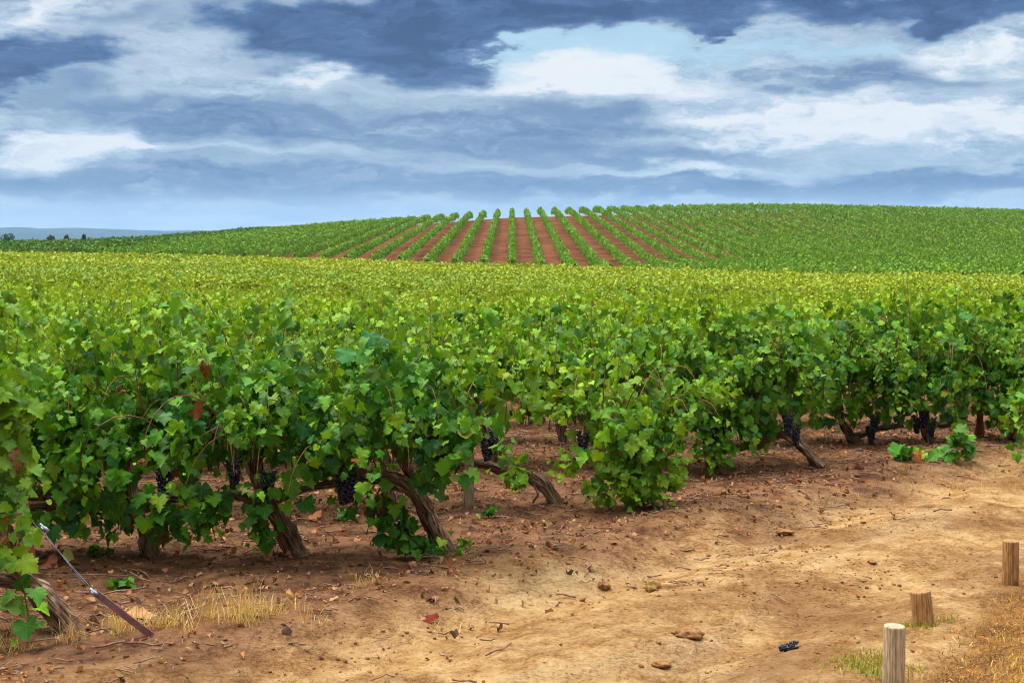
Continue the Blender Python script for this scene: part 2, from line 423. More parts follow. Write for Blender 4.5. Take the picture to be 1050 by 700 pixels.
def leaves(P, tip, nor, size, col, tpl, rng, curl=1.0):
    """one chunk holding many leaves"""
    P = np.asarray(P); N = len(P); pts, f = tpl; K = len(pts)
    t = nrm(tip); n = nrm(nor - (nor * t).sum(-1, keepdims=True) * t); s = np.cross(t, n)
    x = pts[None, :, 0] * (1 + .12 * rng.standard_normal((N, 1))); y = np.repeat(pts[None, :, 1], N, 0)
    r2 = x * x + (y - .15) ** 2
    cup = curl * rng.normal(-.2, .24, (N, 1)); fold = curl * rng.normal(.3, .22, (N, 1)); tc_ = curl * rng.normal(-.2, .22, (N, 1))
    ph = rng.uniform(0, 6.28, (N, 1))
    z = cup * r2 + fold * np.abs(x) + tc_ * np.maximum(y, 0) ** 2 + curl * .09 * np.sin(5 * np.arctan2(x, y) + ph) * np.sqrt(r2)
    sz = np.asarray(size).reshape(-1, 1, 1)
    v = P[:, None, :] + sz * (x[..., None] * s[:, None, :] + y[..., None] * t[:, None, :] + z[..., None] * n[:, None, :])
    F_ = (f[None] + (np.arange(N) * K)[:, None, None]).reshape(-1, f.shape[1])
    C = np.repeat(np.asarray(col)[:, None, :], K, 1).reshape(-1, 3)
    UV = np.repeat(pts[None], N, 0).reshape(-1, 2)
    return (v.reshape(-1, 3), F_, C, UV, 0)

PAL = np.array([(.028, .130, .007), (.050, .190, .007), (.080, .24, .008), (.028, .140, .026), (.14, .32, .009), (.25, .42, .010), (.33, .33, .035), (.28, .075, .018)])
def leaf_colors(n, rng, young, tint=0.0):
    """young 0..1 per leaf: older leaves deep green, shoot tips yellow green"""
    pr = np.array([.27, .27, .2, .13, .10, .02, .005, .005])
    k = rng.choice(8, n, p=pr)
    c = PAL[k] * rng.uniform(.55, 1.35, (n, 1))
    y = np.clip(young + rng.normal(0, .12, n) + tint, 0, 1)[:, None]
    return c * (1 - y) + np.array((.27, .44, .010)) * rng.uniform(.75, 1.25, (n, 1)) * y

def tube(pts, rad, sides=8, rough=0., seed=0, mi=0, cap=True, ridged=False):
    pts = np.asarray(pts, float); n = len(pts); rad = np.broadcast_to(np.asarray(rad, float), (n,))
    t = nrm(np.gradient(pts, axis=0))
    ref = np.array((0, 1, 0.)) if abs(t[0, 1]) < .8 else np.array((1., 0, 0))
    a = nrm(np.cross(t, ref)); c = np.cross(t, a)
    th = np.linspace(0, 2 * pi, sides, endpoint=False)
    rr = rad[:, None] * np.ones((1, sides))
    L = np.concatenate([[0], np.cumsum(np.linalg.norm(np.diff(pts, axis=0), axis=1))])
    if rough:
        q = fbm(np.cos(th)[None] * 2.4 + 7 + np.sin(th)[None] * 1.3 + L[:, None] * 2.5, L[:, None] * 9 + np.sin(th)[None] * 2, seed, 4)
        rr = rr * (1 + rough * q * 2)
        rr = rr * (1 + .35 * rough * np.sin(th[None] * 3 + L[:, None] * 6 + seed))
    v = pts[:, None] + rr[..., None] * (np.cos(th)[None, :, None] * a[:, None] + np.sin(th)[None, :, None] * c[:, None])
    idx = np.arange(n * sides).reshape(n, sides); nx_ = np.roll(idx, -1, 1)
    f = np.stack([idx[:-1], nx_[:-1], nx_[1:], idx[1:]], -1).reshape(-1, 4)
    fs = [f]
    if cap: fs += [idx[0][::-1][None], idx[-1][None]]
    uv = np.stack([np.abs(np.broadcast_to(th / pi - 1, (n, sides))), np.broadcast_to(L[:, None] * 4, (n, sides))], -1)
    return (v.reshape(-1, 3), fs, None, uv, mi)
def spline(pts, n):
    pts = np.asarray(pts, float); k = len(pts)
    if k == 2: return pts[0] + (pts[1] - pts[0]) * np.linspace(0, 1, n)[:, None]
    q = np.concatenate([[2 * pts[0] - pts[1]], pts, [2 * pts[-1] - pts[-2]]])
    u = np.linspace(0, k - 1, n); i = np.minimum(u.astype(int), k - 2); f = (u - i)[:, None]
    p0, p1, p2, p3 = q[i], q[i + 1], q[i + 2], q[i + 3]
    return .5 * (2 * p1 + (p2 - p0) * f + (2 * p0 - 5 * p1 + 4 * p2 - p3) * f ** 2 + (3 * p1 - p0 - 3 * p2 + p3) * f ** 3)

def shoot(p0, d0, length, droop, rng, step=.05, wig=.10):
    n = max(4, int(length / step)); d = np.array(d0, float); d /= np.linalg.norm(d); p = np.array(p0, float); out = [p.copy()]
    for i in range(n):
        s = i / n
        d = d + np.array((0, 0, -droop * (s ** 1.5) * step * 3.4)) + rng.normal(0, wig, 3) * .5
        d /= np.linalg.norm(d); p = p + d * step; out.append(p.copy())
    return np.array(out)

def foliage(rng, L=.58, top=1.62, low=.4, wid=.42, n_up=14, n_dr=12, fill=260, lsize=.088, tpl=T_HI, cx=0., z0=.62, tint=0., extra=(), lat=1.25, canes=True, clipz=None):
    """the leafy crown of one vine: shoots from the cordon, leaves at their nodes, leafy side shoots"""
    lines = []
    dome = lambda q: 1 - .34 * np.abs(np.asarray(q) / (L * 1.05)) ** 2.6
    for i in range(n_up):
        x0 = cx + L * (2 * (i + rng.uniform(.1, .9)) / n_up - 1)
        tl = (top - z0) * rng.uniform(.55, 1.22) * dome(x0 - cx)
        lines.append((shoot((x0, rng.normal(0, .05), z0 + rng.normal(0, .05)), (rng.normal(0, .22), rng.normal(0, .26), 1), tl * 1.06, rng.uniform(.0, .5), rng), 1.0))
    for i in range(n_dr):
        x0 = cx + L * (2 * (i + rng.uniform(.1, .9)) / n_dr - 1); sgn = -1 if i % 3 else 1
        lines.append((shoot((x0, rng.normal(0, .05), z0 + rng.normal(.05, .06)), (rng.normal(0, .3), sgn * rng.uniform(.35, .8), rng.uniform(.5, 1.3)),
                            rng.uniform(.75, 1.25) * min(1., (1.7 - low) / 1.3), rng.uniform(1.6, 3.4), rng), .55))
    n_reg = len(lines); X_ = []
    for e in extra: lines.append((np.asarray(e), .7))
    P, T, Nn, S, Yg = [], [], [], [], []
    ch = []
    for k_ln, (ln, tipy) in enumerate(lines):
        n = len(ln); s = np.arange(n) / (n - 1)
        for rep in range(3):
            keep = (np.ones(n, bool) if rep == 0 else rng.random(n) < lat * .8) & (s > .06)
            q = ln[keep]; sq = s[keep]; m_ = len(q)
            if m_ == 0: continue
            side = np.stack([rng.normal(0, .8, m_), rng.normal(0, 1, m_) + np.sign(q[:, 1] + rng.normal(0, .08, m_)) * .9, rng.normal(.3, .5, m_)], -1); side = nrm(side)
            pos = q + side * rng.uniform(.05, .16 if rep else .10, (m_, 1))
            out = np.stack([side[:, 0], side[:, 1] + np.sign(pos[:, 1]) * .4, np.zeros(m_)], -1)
            P.append(pos)
            T.append(out * .7 + np.array((0, 0, -.75)) + rng.normal(0, .5, (m_, 3)))
            Nn.append(out * .75 + np.array((0, 0, .75)) + rng.normal(0, .6, (m_, 3)))
            X_.append(np.full(m_, k_ln >= n_reg))
            S.append(lsize * rng.choice([.55, .8, 1, 1.2], m_) * rng.uniform(.85, 1.15, m_) * (1 - .5 * sq ** 2.5) * (.8 if rep else 1))
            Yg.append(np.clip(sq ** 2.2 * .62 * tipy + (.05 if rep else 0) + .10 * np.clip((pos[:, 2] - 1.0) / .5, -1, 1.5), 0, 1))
        if canes:
            ch.append(tube(ln[::2], np.linspace(.0058, .002, len(ln[::2])), 4, mi=1, cap=False))
    if fill:
        m_ = fill
        x = cx + rng.uniform(-L * 1.08, L * 1.08, m_); zz = low + (top * .93 * dome(x - cx) - low) * rng.random(m_)
        sg = np.where(rng.random(m_) < .62, -1, 1.)
        hw = wid * np.sqrt(np.clip(1 - ((zz - (top * .5 + .2)) / (top * .62)) ** 2, .08, 1))
        y = sg * hw * rng.uniform(.55, 1.08, m_)
        P.append(np.stack([x, y, zz], -1)); out = np.stack([rng.normal(0, .4, m_), sg, np.zeros(m_)], -1)
        T.append(out * .5 + np.array((0, 0, -.85)) + rng.normal(0, .35, (m_, 3))); Nn.append(out * .8 + np.array((0, 0, .65)) + rng.normal(0, .35, (m_, 3)))
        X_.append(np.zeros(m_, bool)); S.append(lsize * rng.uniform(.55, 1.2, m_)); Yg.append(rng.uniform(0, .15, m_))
    P = np.concatenate(P); T = np.concatenate(T); Nn = np.concatenate(Nn); S = np.concatenate(S); Yg = np.concatenate(Yg)
    X_ = np.concatenate(X_)
    edge = low + .10 * np.sin(P[:, 0] * 7 + P[:, 1] * 3 + low * 9) + rng.normal(0, .05, len(P))
    ok = (P[:, 2] > .03) & (X_ | ((P[:, 2] > edge) & (P[:, 2] < top * (.95 + .10 * np.sin(P[:, 0] * 9 + top * 50)) + rng.exponential(.13, len(P)))))
    sd = int(top * 1000 + L * 777 + len(P)) % 997
    hole = vnoise(P[:, 0] * 4.2 + 50 + np.sign(P[:, 1]) * 9, P[:, 2] * 4.2, sd) * .7 + .3 * vnoise(P[:, 0] * 10, P[:, 2] * 10, sd + 1)
    ok &= X_ | (hole > .47) | (np.abs(P[:, 1]) < .12)
    P, T, Nn, S, Yg = P[ok], T[ok], Nn[ok], S[ok], Yg[ok]
    S = S * .93
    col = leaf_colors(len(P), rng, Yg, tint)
    for i in range(4 if lsize > .1 else 2):      # a few dried, rusty clusters
        lowp = P[P[:, 2] < 1.15]; c0 = lowp[rng.integers(len(lowp))]; hit = (np.linalg.norm(P - c0, axis=1) < rng.uniform(.05, .10)) & (rng.random(len(P)) < .7)
        k = hit.sum(); col[hit] = np.array((.20, .075, .025)) * rng.uniform(.5, 1.6, (k, 1)); S[hit] *= .55
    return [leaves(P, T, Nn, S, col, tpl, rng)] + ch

def grape_bunch_mesh(seed):
    rng = np.random.default_rng(seed); ch = []
    t = (1 + sqrt(5)) / 2
    iv = nrm(np.array([(-1, t, 0), (1, t, 0), (-1, -t, 0), (1, -t, 0), (0, -1, t), (0, 1, t), (0, -1, -t), (0, 1, -t), (t, 0, -1), (t, 0, 1), (-t, 0, -1), (-t, 0, 1)], float))
    fi = np.array([(0, 11, 5), (0, 5, 1), (0, 1, 7), (0, 7, 10), (0, 10, 11), (1, 5, 9), (5, 11, 4), (11, 10, 2), (10, 7, 6), (7, 1, 8), (3, 9, 4), (3, 4, 2), (3, 2, 6), (3, 6, 8), (3, 8, 9), (4, 9, 5), (2, 4, 11), (6, 2, 10), (8, 6, 7), (9, 8, 1)])
    for i in range(120):
        s = rng.random() ** .8; rad = .046 * (1 - .75 * s) + .008; a = rng.uniform(0, 6.28)
        c = np.array((cos(a) * rad * rng.uniform(.6, 1), sin(a) * rad * rng.uniform(.6, 1), -.17 * s))
        ch.append((iv * rng.uniform(.0095, .0125) + c, fi, None, None, 0))
    ch.append(tube([(0, 0, -.14), (.002, 0, -.05), (.003, 0, .05)], .003, 5, mi=1))
    return mesh_from('grape_bunch', ch, [M_grape, M_cane])
BUNCH = [grape_bunch_mesh(s) for s in (1, 2, 3)]

def trunk_mesh(paths, seed):
    """paths: list of (points, r0, r1)"""
    ch = []
    for i, (pts, r0, r1) in enumerate(paths):
        n = 60; p = spline(pts, n)
        p = p + .012 * np.stack([np.sin(np.linspace(0, 9, n) + seed), np.cos(np.linspace(0, 7, n) + seed * 2), np.zeros(n)], -1)
        s = np.linspace(0, 1, n); r = r0 + (r1 - r0) * s
        if i == 0: r = r * (1 + .45 * np.exp(-s * 9)) * (1 + .12 * np.sin(s * 17 + seed))
        ch.append(tube(p, r, 22, .5, seed * 13 + i * 5))
    return mesh_from('trunk', ch, [M_bark])

def rel(points, Y, base):
    """photo pixels at depth Y -> offsets from base"""
    return [tuple(np.array(at(px, py, Y + dy)) - np.array(base)) for (px, py, dy) in points]

VINE_N = [0]
def vine(base, label, group, trunk=None, fol=None, seed=0, bunches=(), name='grape_vine', extra_part=None):
    o = empty(name, base, label, 'grapevine', group)
    if trunk: obj('trunk', trunk_mesh(trunk, seed), o)
    if fol is not None:
        obj('foliage', mesh_from('foliage', fol, [M_leaf, M_cane]), o)
    for k, (px, py, Y) in enumerate(bunches):
        q = obj('grape_bunch', BUNCH[k % 3], o, tuple(np.array(at(px, py, Y)) - np.array(base)))
        q.rotation_euler = (0, 0, k * 1.7); q.scale = (1.05, 1.05, 1.1)
    return o

def ROWY(n): return 7.8 + 1.9 * n
def base_at(px, py):
    x, y = gp(px, py); return (x, y, gz(x, y))
G_FRONT = 'vines of the near rows beside the track'
rg = lambda s: np.random.default_rng(1000 + s)

def build_near_vines():
    # ---- row nearest the camera, only its end vine enters at the left
    Y = ROWY(0)
    B = base_at(78, 655)
    tr = [(rel([(76, 660, 0), (62, 630, 0), (36, 603, 0), (0, 592, 0), (-60, 585, 0)], Y, B), .062, .045), (rel([(36, 603, 0), (-10, 560, -.05), (-60, 520, 0)], Y, B), .035, .03)]
    ex = [spline(rel(p, Y - .25, B), 16) for p in (
        [(-20, 470, 0), (10, 560, 0), (30, 630, 0), (22, 690, 0), (12, 715, 0)], [(-30, 420, 0), (5, 430, 0), (25, 470, 0), (22, 510, 0)],
        [(-60, 350, 0), (-10, 310, 0), (15, 310, 0), (20, 330, 0)], [(-40, 400, 0), (-5, 400, 0), (15, 415, 0), (20, 440, 0)], [(-40, 440, 0), (0, 440, 0), (18, 465, 0), (26, 500, 0)], [(-30, 380, 0), (0, 395, 0), (10, 430, 0), (8, 470, 0)], [(-30, 480, 0), (0, 500, 0), (10, 540, 0), (8, 570, 0)])]
    f = foliage(rg(1), cx=-1.44, L=.55, extra=ex, top=1.6, lsize=.108, tint=.14, n_up=9, n_dr=7, fill=60)
    vine(B, 'grapevine at left edge with weathered trunk lying low beside the anchor strap', G_FRONT, tr, f, 1)
    # ---- second row: the three trunks in view and two more past the left edge
    Y = ROWY(1)
    B = base_at(462, 573)
    tr = [(rel([(463, 578, 0), (452, 552, 0), (436, 522, 0), (418, 502, 0), (395, 490, 0), (350, 478, .05)], Y, B), .064, .042),
          (rel([(438, 524, 0), (428, 500, .04), (416, 480, .06), (405, 450, .05)], Y, B), .042, .028), (rel([(395, 490, 0), (360, 492, 0), (310, 500, 0)], Y, B), .036, .022)]
    ex = [spline(rel(p, Y, B), 18) for p in ([(390, 500, -.1), (384, 520, -.15), (400, 548, -.12), (432, 562, -.1), (452, 566, -.1), (478, 562, -.05)],
                                            [(392, 505, -.1), (402, 530, -.12), (415, 553, -.1), (440, 565, 0)], [(440, 500, -.2), (442, 470, -.3), (436, 450, -.35)],
                                            [(420, 440, -.2), (450, 395, -.25), (468, 385, -.3)])]
    f = foliage(rg(2), cx=-.36, L=.46, extra=ex + ex[:2], top=1.62, low=.56, tint=-.12, n_dr=14, fill=330, lsize=.092)
    f = f
    vine(B, 'end vine on a thick bare trunk leaning left over the track edge', G_FRONT, tr, f, 2,
         [(446, 440, Y - .36), (452, 452, Y - .36), (358, 484, Y - .36), (350, 470, Y - .36), (438, 428, Y - .2)])
    B = base_at(306, 571)
    tr = [(rel([(308, 575, 0), (298, 553, 0), (288, 538, 0), (276, 520, 0), (268, 498, 0), (262, 470, 0)], Y, B), .064, .04), (rel([(276, 520, 0), (245, 507, 0), (205, 511, 0)], Y, B), .032, .024),
          (rel([(280, 515, 0), (310, 500, 0), (340, 497, 0)], Y, B), .03, .022)]
    ex = [spline(rel(p, Y, B), 14) for p in ([(230, 400, -.1), (215, 350, -.1), (190, 310, -.15), (150, 282, -.15)], [(285, 380, -.2), (292, 330, -.2), (288, 290, -.15)],
                                            [(262, 520, -.25), (272, 545, -.25), (270, 560, -.2)], [(225, 500, -.3), (212, 530, -.3), (208, 548, -.3)])]
    f = foliage(rg(3), cx=-.2, L=.56, extra=ex, top=1.64, low=.32, tint=-.13, n_dr=21, fill=600, lsize=.092)
    vine(B, 'vine on a flared trunk, between the leaning end trunk and a slimmer one', G_FRONT, tr, f, 3, [(275, 481, Y - .36), (240, 470, Y - .36), (352, 486, Y - .36)])
    B = base_at(160, 574)
    tr = [(rel([(162, 578, 0), (152, 552, 0), (142, 535, 0), (134, 515, 0), (124, 490, 0)], Y, B), .052, .034), (rel([(140, 528, 0), (100, 512, 0), (75, 519, 0), (30, 520, 0)], Y, B), .034, .024),
          (rel([(140, 525, 0), (170, 512, 0), (205, 511, 0)], Y, B), .028, .024)]
    ex = [spline(rel(p, Y, B), 14) for p in ([(100, 400, -.1), (95, 350, -.1), (80, 318, -.1)], [(170, 525, -.2), (172, 545, -.2), (168, 552, -.2)], [(120, 520, -.2), (122, 545, -.2)])]
    f = foliage(rg(4), cx=-.22, L=.56, extra=ex, top=1.58, low=.24, tint=-.13, n_dr=21, fill=600, lsize=.089)
    vine(B, 'vine on a slim dark trunk, one trunk in from the anchored row end', G_FRONT, tr, f, 4, [(168, 478, Y - .36)])
    for k, px in enumerate((8, -142)):
        B = base_at(px, 575)
        tr = [([(0, 0, -.05), (-.06, 0, .25), (-.14, 0, .5), (-.2, 0, .62)], .05, .034), ([(-.12, 0, .42), (.3, 0, .4), (.62, 0, .36)], .03, .024), ([(-.12, 0, .42), (-.5, 0, .42)], .03, .024)]
        f = foliage(rg(5 + k), cx=-.18, L=.58, top=1.57, low=.22, n_dr=20, fill=320, lsize=.089)
        vine(B, ['vine hidden behind the hanging leaves at the left edge', 'vine beyond the left edge in the row with the leaning end trunk'][k], G_FRONT, tr, f, 5 + k)
    # ---- third row
    Y = ROWY(2)
    B = base_at(652, 522)
    tr = [(rel([(648, 526, 0), (645, 500, 0), (640, 470, 0), (632, 440, 0), (622, 415, .05)], Y, B), .045, .03), (rel([(636, 450, 0), (670, 425, 0), (700, 415, 0)], Y, B), .026, .02)]
    ex = [spline(rel(p, Y, B), 13) for p in ([(650, 440, -.2), (672, 470, -.3), (680, 500, -.32), (680, 535, -.3)], [(640, 440, -.2), (625, 470, -.3), (615, 500, -.3), (612, 515, -.3)],
                                            [(660, 450, -.25), (655, 480, -.4), (650, 515, -.4)], [(690, 410, -.1), (720, 400, -.2), (742, 405, -.2)], [(600, 420, -.2), (585, 410, -.25), (572, 425, -.3)],
                                            [(650, 420, -.25), (690, 450, -.35), (692, 490, -.35)], [(640, 440, -.25), (636, 480, -.42), (632, 512, -.4)], [(660, 450, -.1), (666, 490, -.2), (668, 520, -.2)],
                                            [(640, 470, -.1), (650, 500, -.15), (660, 522, -.15)])]
    f = foliage(rg(8), cx=-.0, L=.38, extra=ex + ex, top=.88, z0=.55, low=.45, n_up=7, n_dr=8, fill=110, lsize=.092, tint=.22)
    vine(B, 'low bright green vine whose leaves trail down onto the dirt track', G_FRONT, tr, f, 8, [(598, 440, Y - .30)])
    B = base_at(572, 518)
    tr = [(rel([(572, 522, 0), (560, 500, 0), (545, 490, 0), (520, 482, 0), (490, 474, 0), (450, 474, 0)], Y, B), .05, .032), (rel([(515, 480, 0), (508, 455, 0), (500, 420, 0)], Y, B), .034, .022),
          (rel([(549, 492, 0), (550, 505, -.1), (548, 516, -.12)], Y, B), .012, .006)]
    ex = [spline(rel(p, Y, B), 14) for p in ([(520, 470, -.2), (530, 490, -.3), (528, 500, -.3)], [(580, 440, -.2), (585, 470, -.3), (578, 488, -.3)], [(500, 440, 0), (505, 380, 0), (515, 345, 0)])]
    f = foliage(rg(9), cx=-.02, L=.55, extra=ex, top=1.36, low=.5, fill=40, n_up=9, n_dr=6, lat=.6, lsize=.088, tint=.32)
    vine(B, 'vine on a dark trunk bent low to the left, beside the grey post', G_FRONT, tr, f, 9, [(499, 447, Y - .30), (455, 452, Y - .30), (468, 456, Y - .2), (462, 440, Y - .2), (506, 440, Y - .30)])
    for k in range(5):
        px = 400 - 130 * k
        x = (px - CX) / F * Y; B = (x, Y, gz(x, Y))
        tr = [([(0, 0, -.05), (-.06, 0, .25), (-.12, 0, .5), (-.18, 0, .62)], .045, .03), ([(-.1, 0, .45), (.5, 0, .5)], .028, .02), ([(-.1, 0, .45), (-.6, 0, .5)], .028, .02)]
        f = foliage(rg(12 + k), cx=-.1, L=.58, top=1.46, low=.55, fill=230, lsize=.087, tint=.08, tpl=T_MID)
        vine(B, 'vine standing behind the row with the leaning end trunk, mostly hidden by it', 'vines hidden behind the second row', tr, f, 12 + k)
    # ---- fourth row
    Y = ROWY(3)
    B = base_at(838, 475)
    tr = [(rel([(840, 479, 0), (828, 462, 0), (812, 449, 0), (795, 445, 0), (765, 457, 0), (735, 462, 0)], Y, B), .045, .032), (rel([(795, 446, 0), (780, 425, 0), (775, 395, 0)], Y, B), .03, .022)]
    ex = [spline(rel(p, Y, B), 12) for p in ([(735, 440, -.2), (728, 465, -.35), (722, 483, -.35)], [(745, 430, -.2), (748, 460, -.3), (742, 480, -.3)], [(760, 430, -.2), (762, 450, -.3)])]
    f = foliage(rg(21), cx=-.55, L=.66, extra=ex, top=1.60, low=.3, n_dr=15, fill=420, lsize=.088, tint=.0)
    vine(B, 'vine on an arched trunk whose bare foot stands out on the litter', G_FRONT, tr, f, 21, [(745, 428, Y - .35), (808, 424, Y - .35), (816, 434, Y - .3), (733, 432, Y - .35)])
    for k, (px, lo, lb) in enumerate(((732, .12, 'vine with leaves hanging to the ground beside the arched trunk'), (620, .5, None), (505, .5, None), (395, .5, None), (285, .5, None), (175, .5, None), (65, .5, None), (-45, .5, None))):
        x = (px - CX) / F * Y; B = (x, Y, gz(x, Y))
        tr = [([(0, 0, -.05), (-.06, 0, .25), (-.12, 0, .5), (-.18, 0, .62)], .045, .03), ([(-.1, 0, .45), (.5, 0, .5)], .028, .02), ([(-.1, 0, .45), (-.6, 0, .5)], .028, .02)]
        ex = [] if lb is None else [shoot((rng_x, -.25, .7), (0, -.2, -1), .6, 0., rg(70 + i)) for i, rng_x in enumerate((-.3, -.15, 0, .1, .2, -.22))]
        f = foliage(rg(22 + k), cx=-.05, L=.58, top=1.56, low=.42 if lb is None else .15, fill=320, lsize=.087, tint=.06, tpl=T_MID if lb is None else T_HI, extra=ex)
        vine(B, lb or 'leafy vine in the row of the arched trunk, left of it, foot out of sight', G_FRONT if lb else 'vines left of the arched trunk in its row', tr, f, 22 + k)
    # ---- fifth row
    Y = ROWY(4)
    spec = [(952, [(953, 452, 0), (949, 436, 0), (946, 420, 0), (940, 395, 0)], 'dark leafy vine on an upright trunk right of the bare cordon, above low suckers', [(948, 420, Y - .3), (940, 425, Y - .25), (955, 428, Y - .3)]),
            (868, [(882, 458, 0), (872, 448, 0), (866, 436, 0), (860, 415, 0)], 'dark leafy vine with a bare cordon just right of the arched trunk', [(897, 424, Y - .35), (893, 436, Y - .3)]),
            (1048, [(1040, 450, 0), (1042, 430, 0), (1040, 410, 0), (1036, 390, 0)], 'vine at the right edge with leaves drooping close to the ground', [])]
    for k, (px, tp, lb, bs) in enumerate(spec):
        x = (px - CX) / F * Y; B = (x, Y, gz(x, Y))
        tr = [(rel(tp, Y, B), .05, .032)]
        if k == 1: tr.append((rel([(868, 449, 0), (882, 445, 0), (899, 440, 0), (925, 436, 0)], Y, B), .036, .026))
        if k == 0: tr.append((rel([(949, 430, 0), (968, 436, 0), (992, 425, 0)], Y, B), .026, .022))
        ex = [shoot((q, -.3, .8), (0, -.15, -1), .65 if k == 2 else .42, 0., rg(80 + i + 9 * k)) for i, q in enumerate((-.45, -.3, -.15, .1, .25, .4, -.36, .33))]
        f = foliage(rg(41 + k), cx=0, L=.6 if k < 2 else .45, top=1.66, low=.22 if k < 2 else .15, n_dr=21, fill=600, lsize=.088, extra=ex)
        vine(B, lb, G_FRONT, tr, f, 41 + k, bs)
    # red-barked bare vine in the gap
    B = (at(1002, 440, Y + .2)[0], Y + .2, gz(at(1002, 440, Y + .2)[0], Y + .2))
    o = vine(B, 'bare reddish vine stump in a gap between leafy vines at right', G_FRONT,
             [([(0, 0, -.05), (.02, 0, .3), (-.02, 0, .6), (0, 0, .95)], .036, .026), ([(.02, 0, .35), (.12, 0, .45), (.2, 0, .55)], .018, .01)], None, 51)
    o.children[0].data.materials[0] = M_redbark
    for k in range(9):
        px = 775 - 98 * k
        x = (px - CX) / F * Y; B = (x, Y, gz(x, Y))
        f = foliage(rg(52 + k), cx=0, L=.58, top=1.60, low=.4, fill=300, lsize=.087, tint=.08, tpl=T_MID)
        tr = [([(0, 0, -.05), (-.06, 0, .25), (-.12, 0, .5), (-.18, 0, .62)], .045, .03)]
        vine(B, 'leafy vine in the row behind the arched trunk, only its crown in sight', 'vines behind the row of the arched trunk', tr, f, 52 + k)
    # right edge, nearer the track
    B = base_at(1078, 476)
    ex = [shoot((q, -.2, .75), (0, -.1, -1), .68, 0., rg(90 + i)) for i, q in enumerate((-.35, -.2, -.05, .1, -.28, -.12, 0.02))]
    f = foliage(rg(61), cx=0., L=.36, top=.95, z0=.5, low=.1, fill=120, n_up=4, n_dr=7, lsize=.087, extra=ex)
    vine(B, 'short leafy vine clump cut by the right edge, hanging to the dirt', G_FRONT, [([(0, 0, -.05), (0, 0, .3), (.05, 0, .6)], .04, .03)], f, 61)

M_redbark = simple('red_bark', lin(96, 46, 32), lin(154, 88, 60), 14, .85, .2, .8, .01, (1, 1, .3))

# mid rows: shared crowns, one object tree per vine
ORD = ['first', 'second', 'third', 'fourth', 'fifth', 'sixth', 'seventh', 'eighth', 'ninth', 'tenth', 'eleventh', 'twelfth', 'thirteenth', 'fourteenth', 'fifteenth', 'sixteenth', 'seventeenth', 'eighteenth', 'nineteenth', 'twentieth']
LAST_ROW = 15
def build_mid_vines():
    crowns = []
    for k in range(14):
        tier = 0 if k < 4 else (1 if k < 9 else 2)
        f = foliage(rg(100 + k), L=.6, top=1.45, low=.55, n_up=15, n_dr=9, fill=210, lsize=(.096, .092, .092)[tier], tint=(.35, .55, .7)[tier], tpl=T_MID if k < 4 else T_LOW, canes=k < 4)
        if tier:
            v_, F_, C_, U_, m_ = f[0]; q = rg(300 + k).random((len(C_) // len(T_LOW[0]), 1)).repeat(len(T_LOW[0]), 0)
            w_ = (.55, .9)[tier - 1]
            C_ = C_ * (1 - w_ * .8) + w_ * .8 * (np.array((.13, .23, .014)) * (1 - q) + np.array((.37, .44, .016)) * q)
            f[0] = (v_, F_, C_, U_, m_)
        crowns.append(mesh_from('foliage', f, [M_leaf, M_cane]))
    tm = trunk_mesh([([(0, 0, -.1), (-.06, 0, .25), (-.1, 0, .5), (-.14, 0, .66)], .045, .03), ([(-.1, 0, .45), (.5, 0, .52)], .028, .02), ([(-.1, 0, .45), (-.6, 0, .52)], .028, .02)], 7)
    proto_t = obj('trunk', tm); proto_f = obj('foliage', crowns[0]); proto_e = bpy.data.objects.new('grape_vine', None)
    COL.objects.link(proto_e); proto_t.parent = proto_e; proto_f.parent = proto_e
    first = True; n = 0
    for r in range(5, LAST_ROW + 1):
        Y = ROWY(r); x1 = .385 * Y; xs = np.arange(-.385 * Y - .5 + R.uniform(0, .5), x1 + .5, 1.04)
        for x in xs:
            if first: e, tr, fo = proto_e, proto_t, proto_f; first = False
            else:
                e = proto_e.copy(); COL.objects.link(e)
                tr = proto_t.copy(); tr.parent = e; COL.objects.link(tr)
                fo = proto_f.copy(); fo.parent = e; COL.objects.link(fo)
            fo.data = crowns[int(R.integers(0, 4) if r < 7 else (R.integers(4, 9) if r < 10 else R.integers(9, 14)))]
            xx = x + R.uniform(-.08, .08)
            e.location = (xx, Y + R.uniform(-.06, .06), gz(xx, Y))
            e.rotation_euler = (0, 0, R.choice([0, pi]) + R.uniform(-.1, .1)); s = R.uniform(.93, 1.07); e.scale = (1, R.uniform(.9, 1.1), s)
            tag(e, 'yellow-green vine in the %s row behind the arched trunk, seen by its leafy top' % ORD[r - 4], 'grapevine', 'vines of the %s row behind the arched trunk' % ORD[r - 4])
            n += 1
    return n

def clump_chunk(P, nor, size, col, rng, jit=.45):
    n = len(P)
    tip = rng.normal(0, 1, (n, 3)) + np.array((0, 0, -.4))
    return leaves(P, tip, nor + rng.normal(0, jit, (n, 3)), size, col, T_Q, rng, .8)

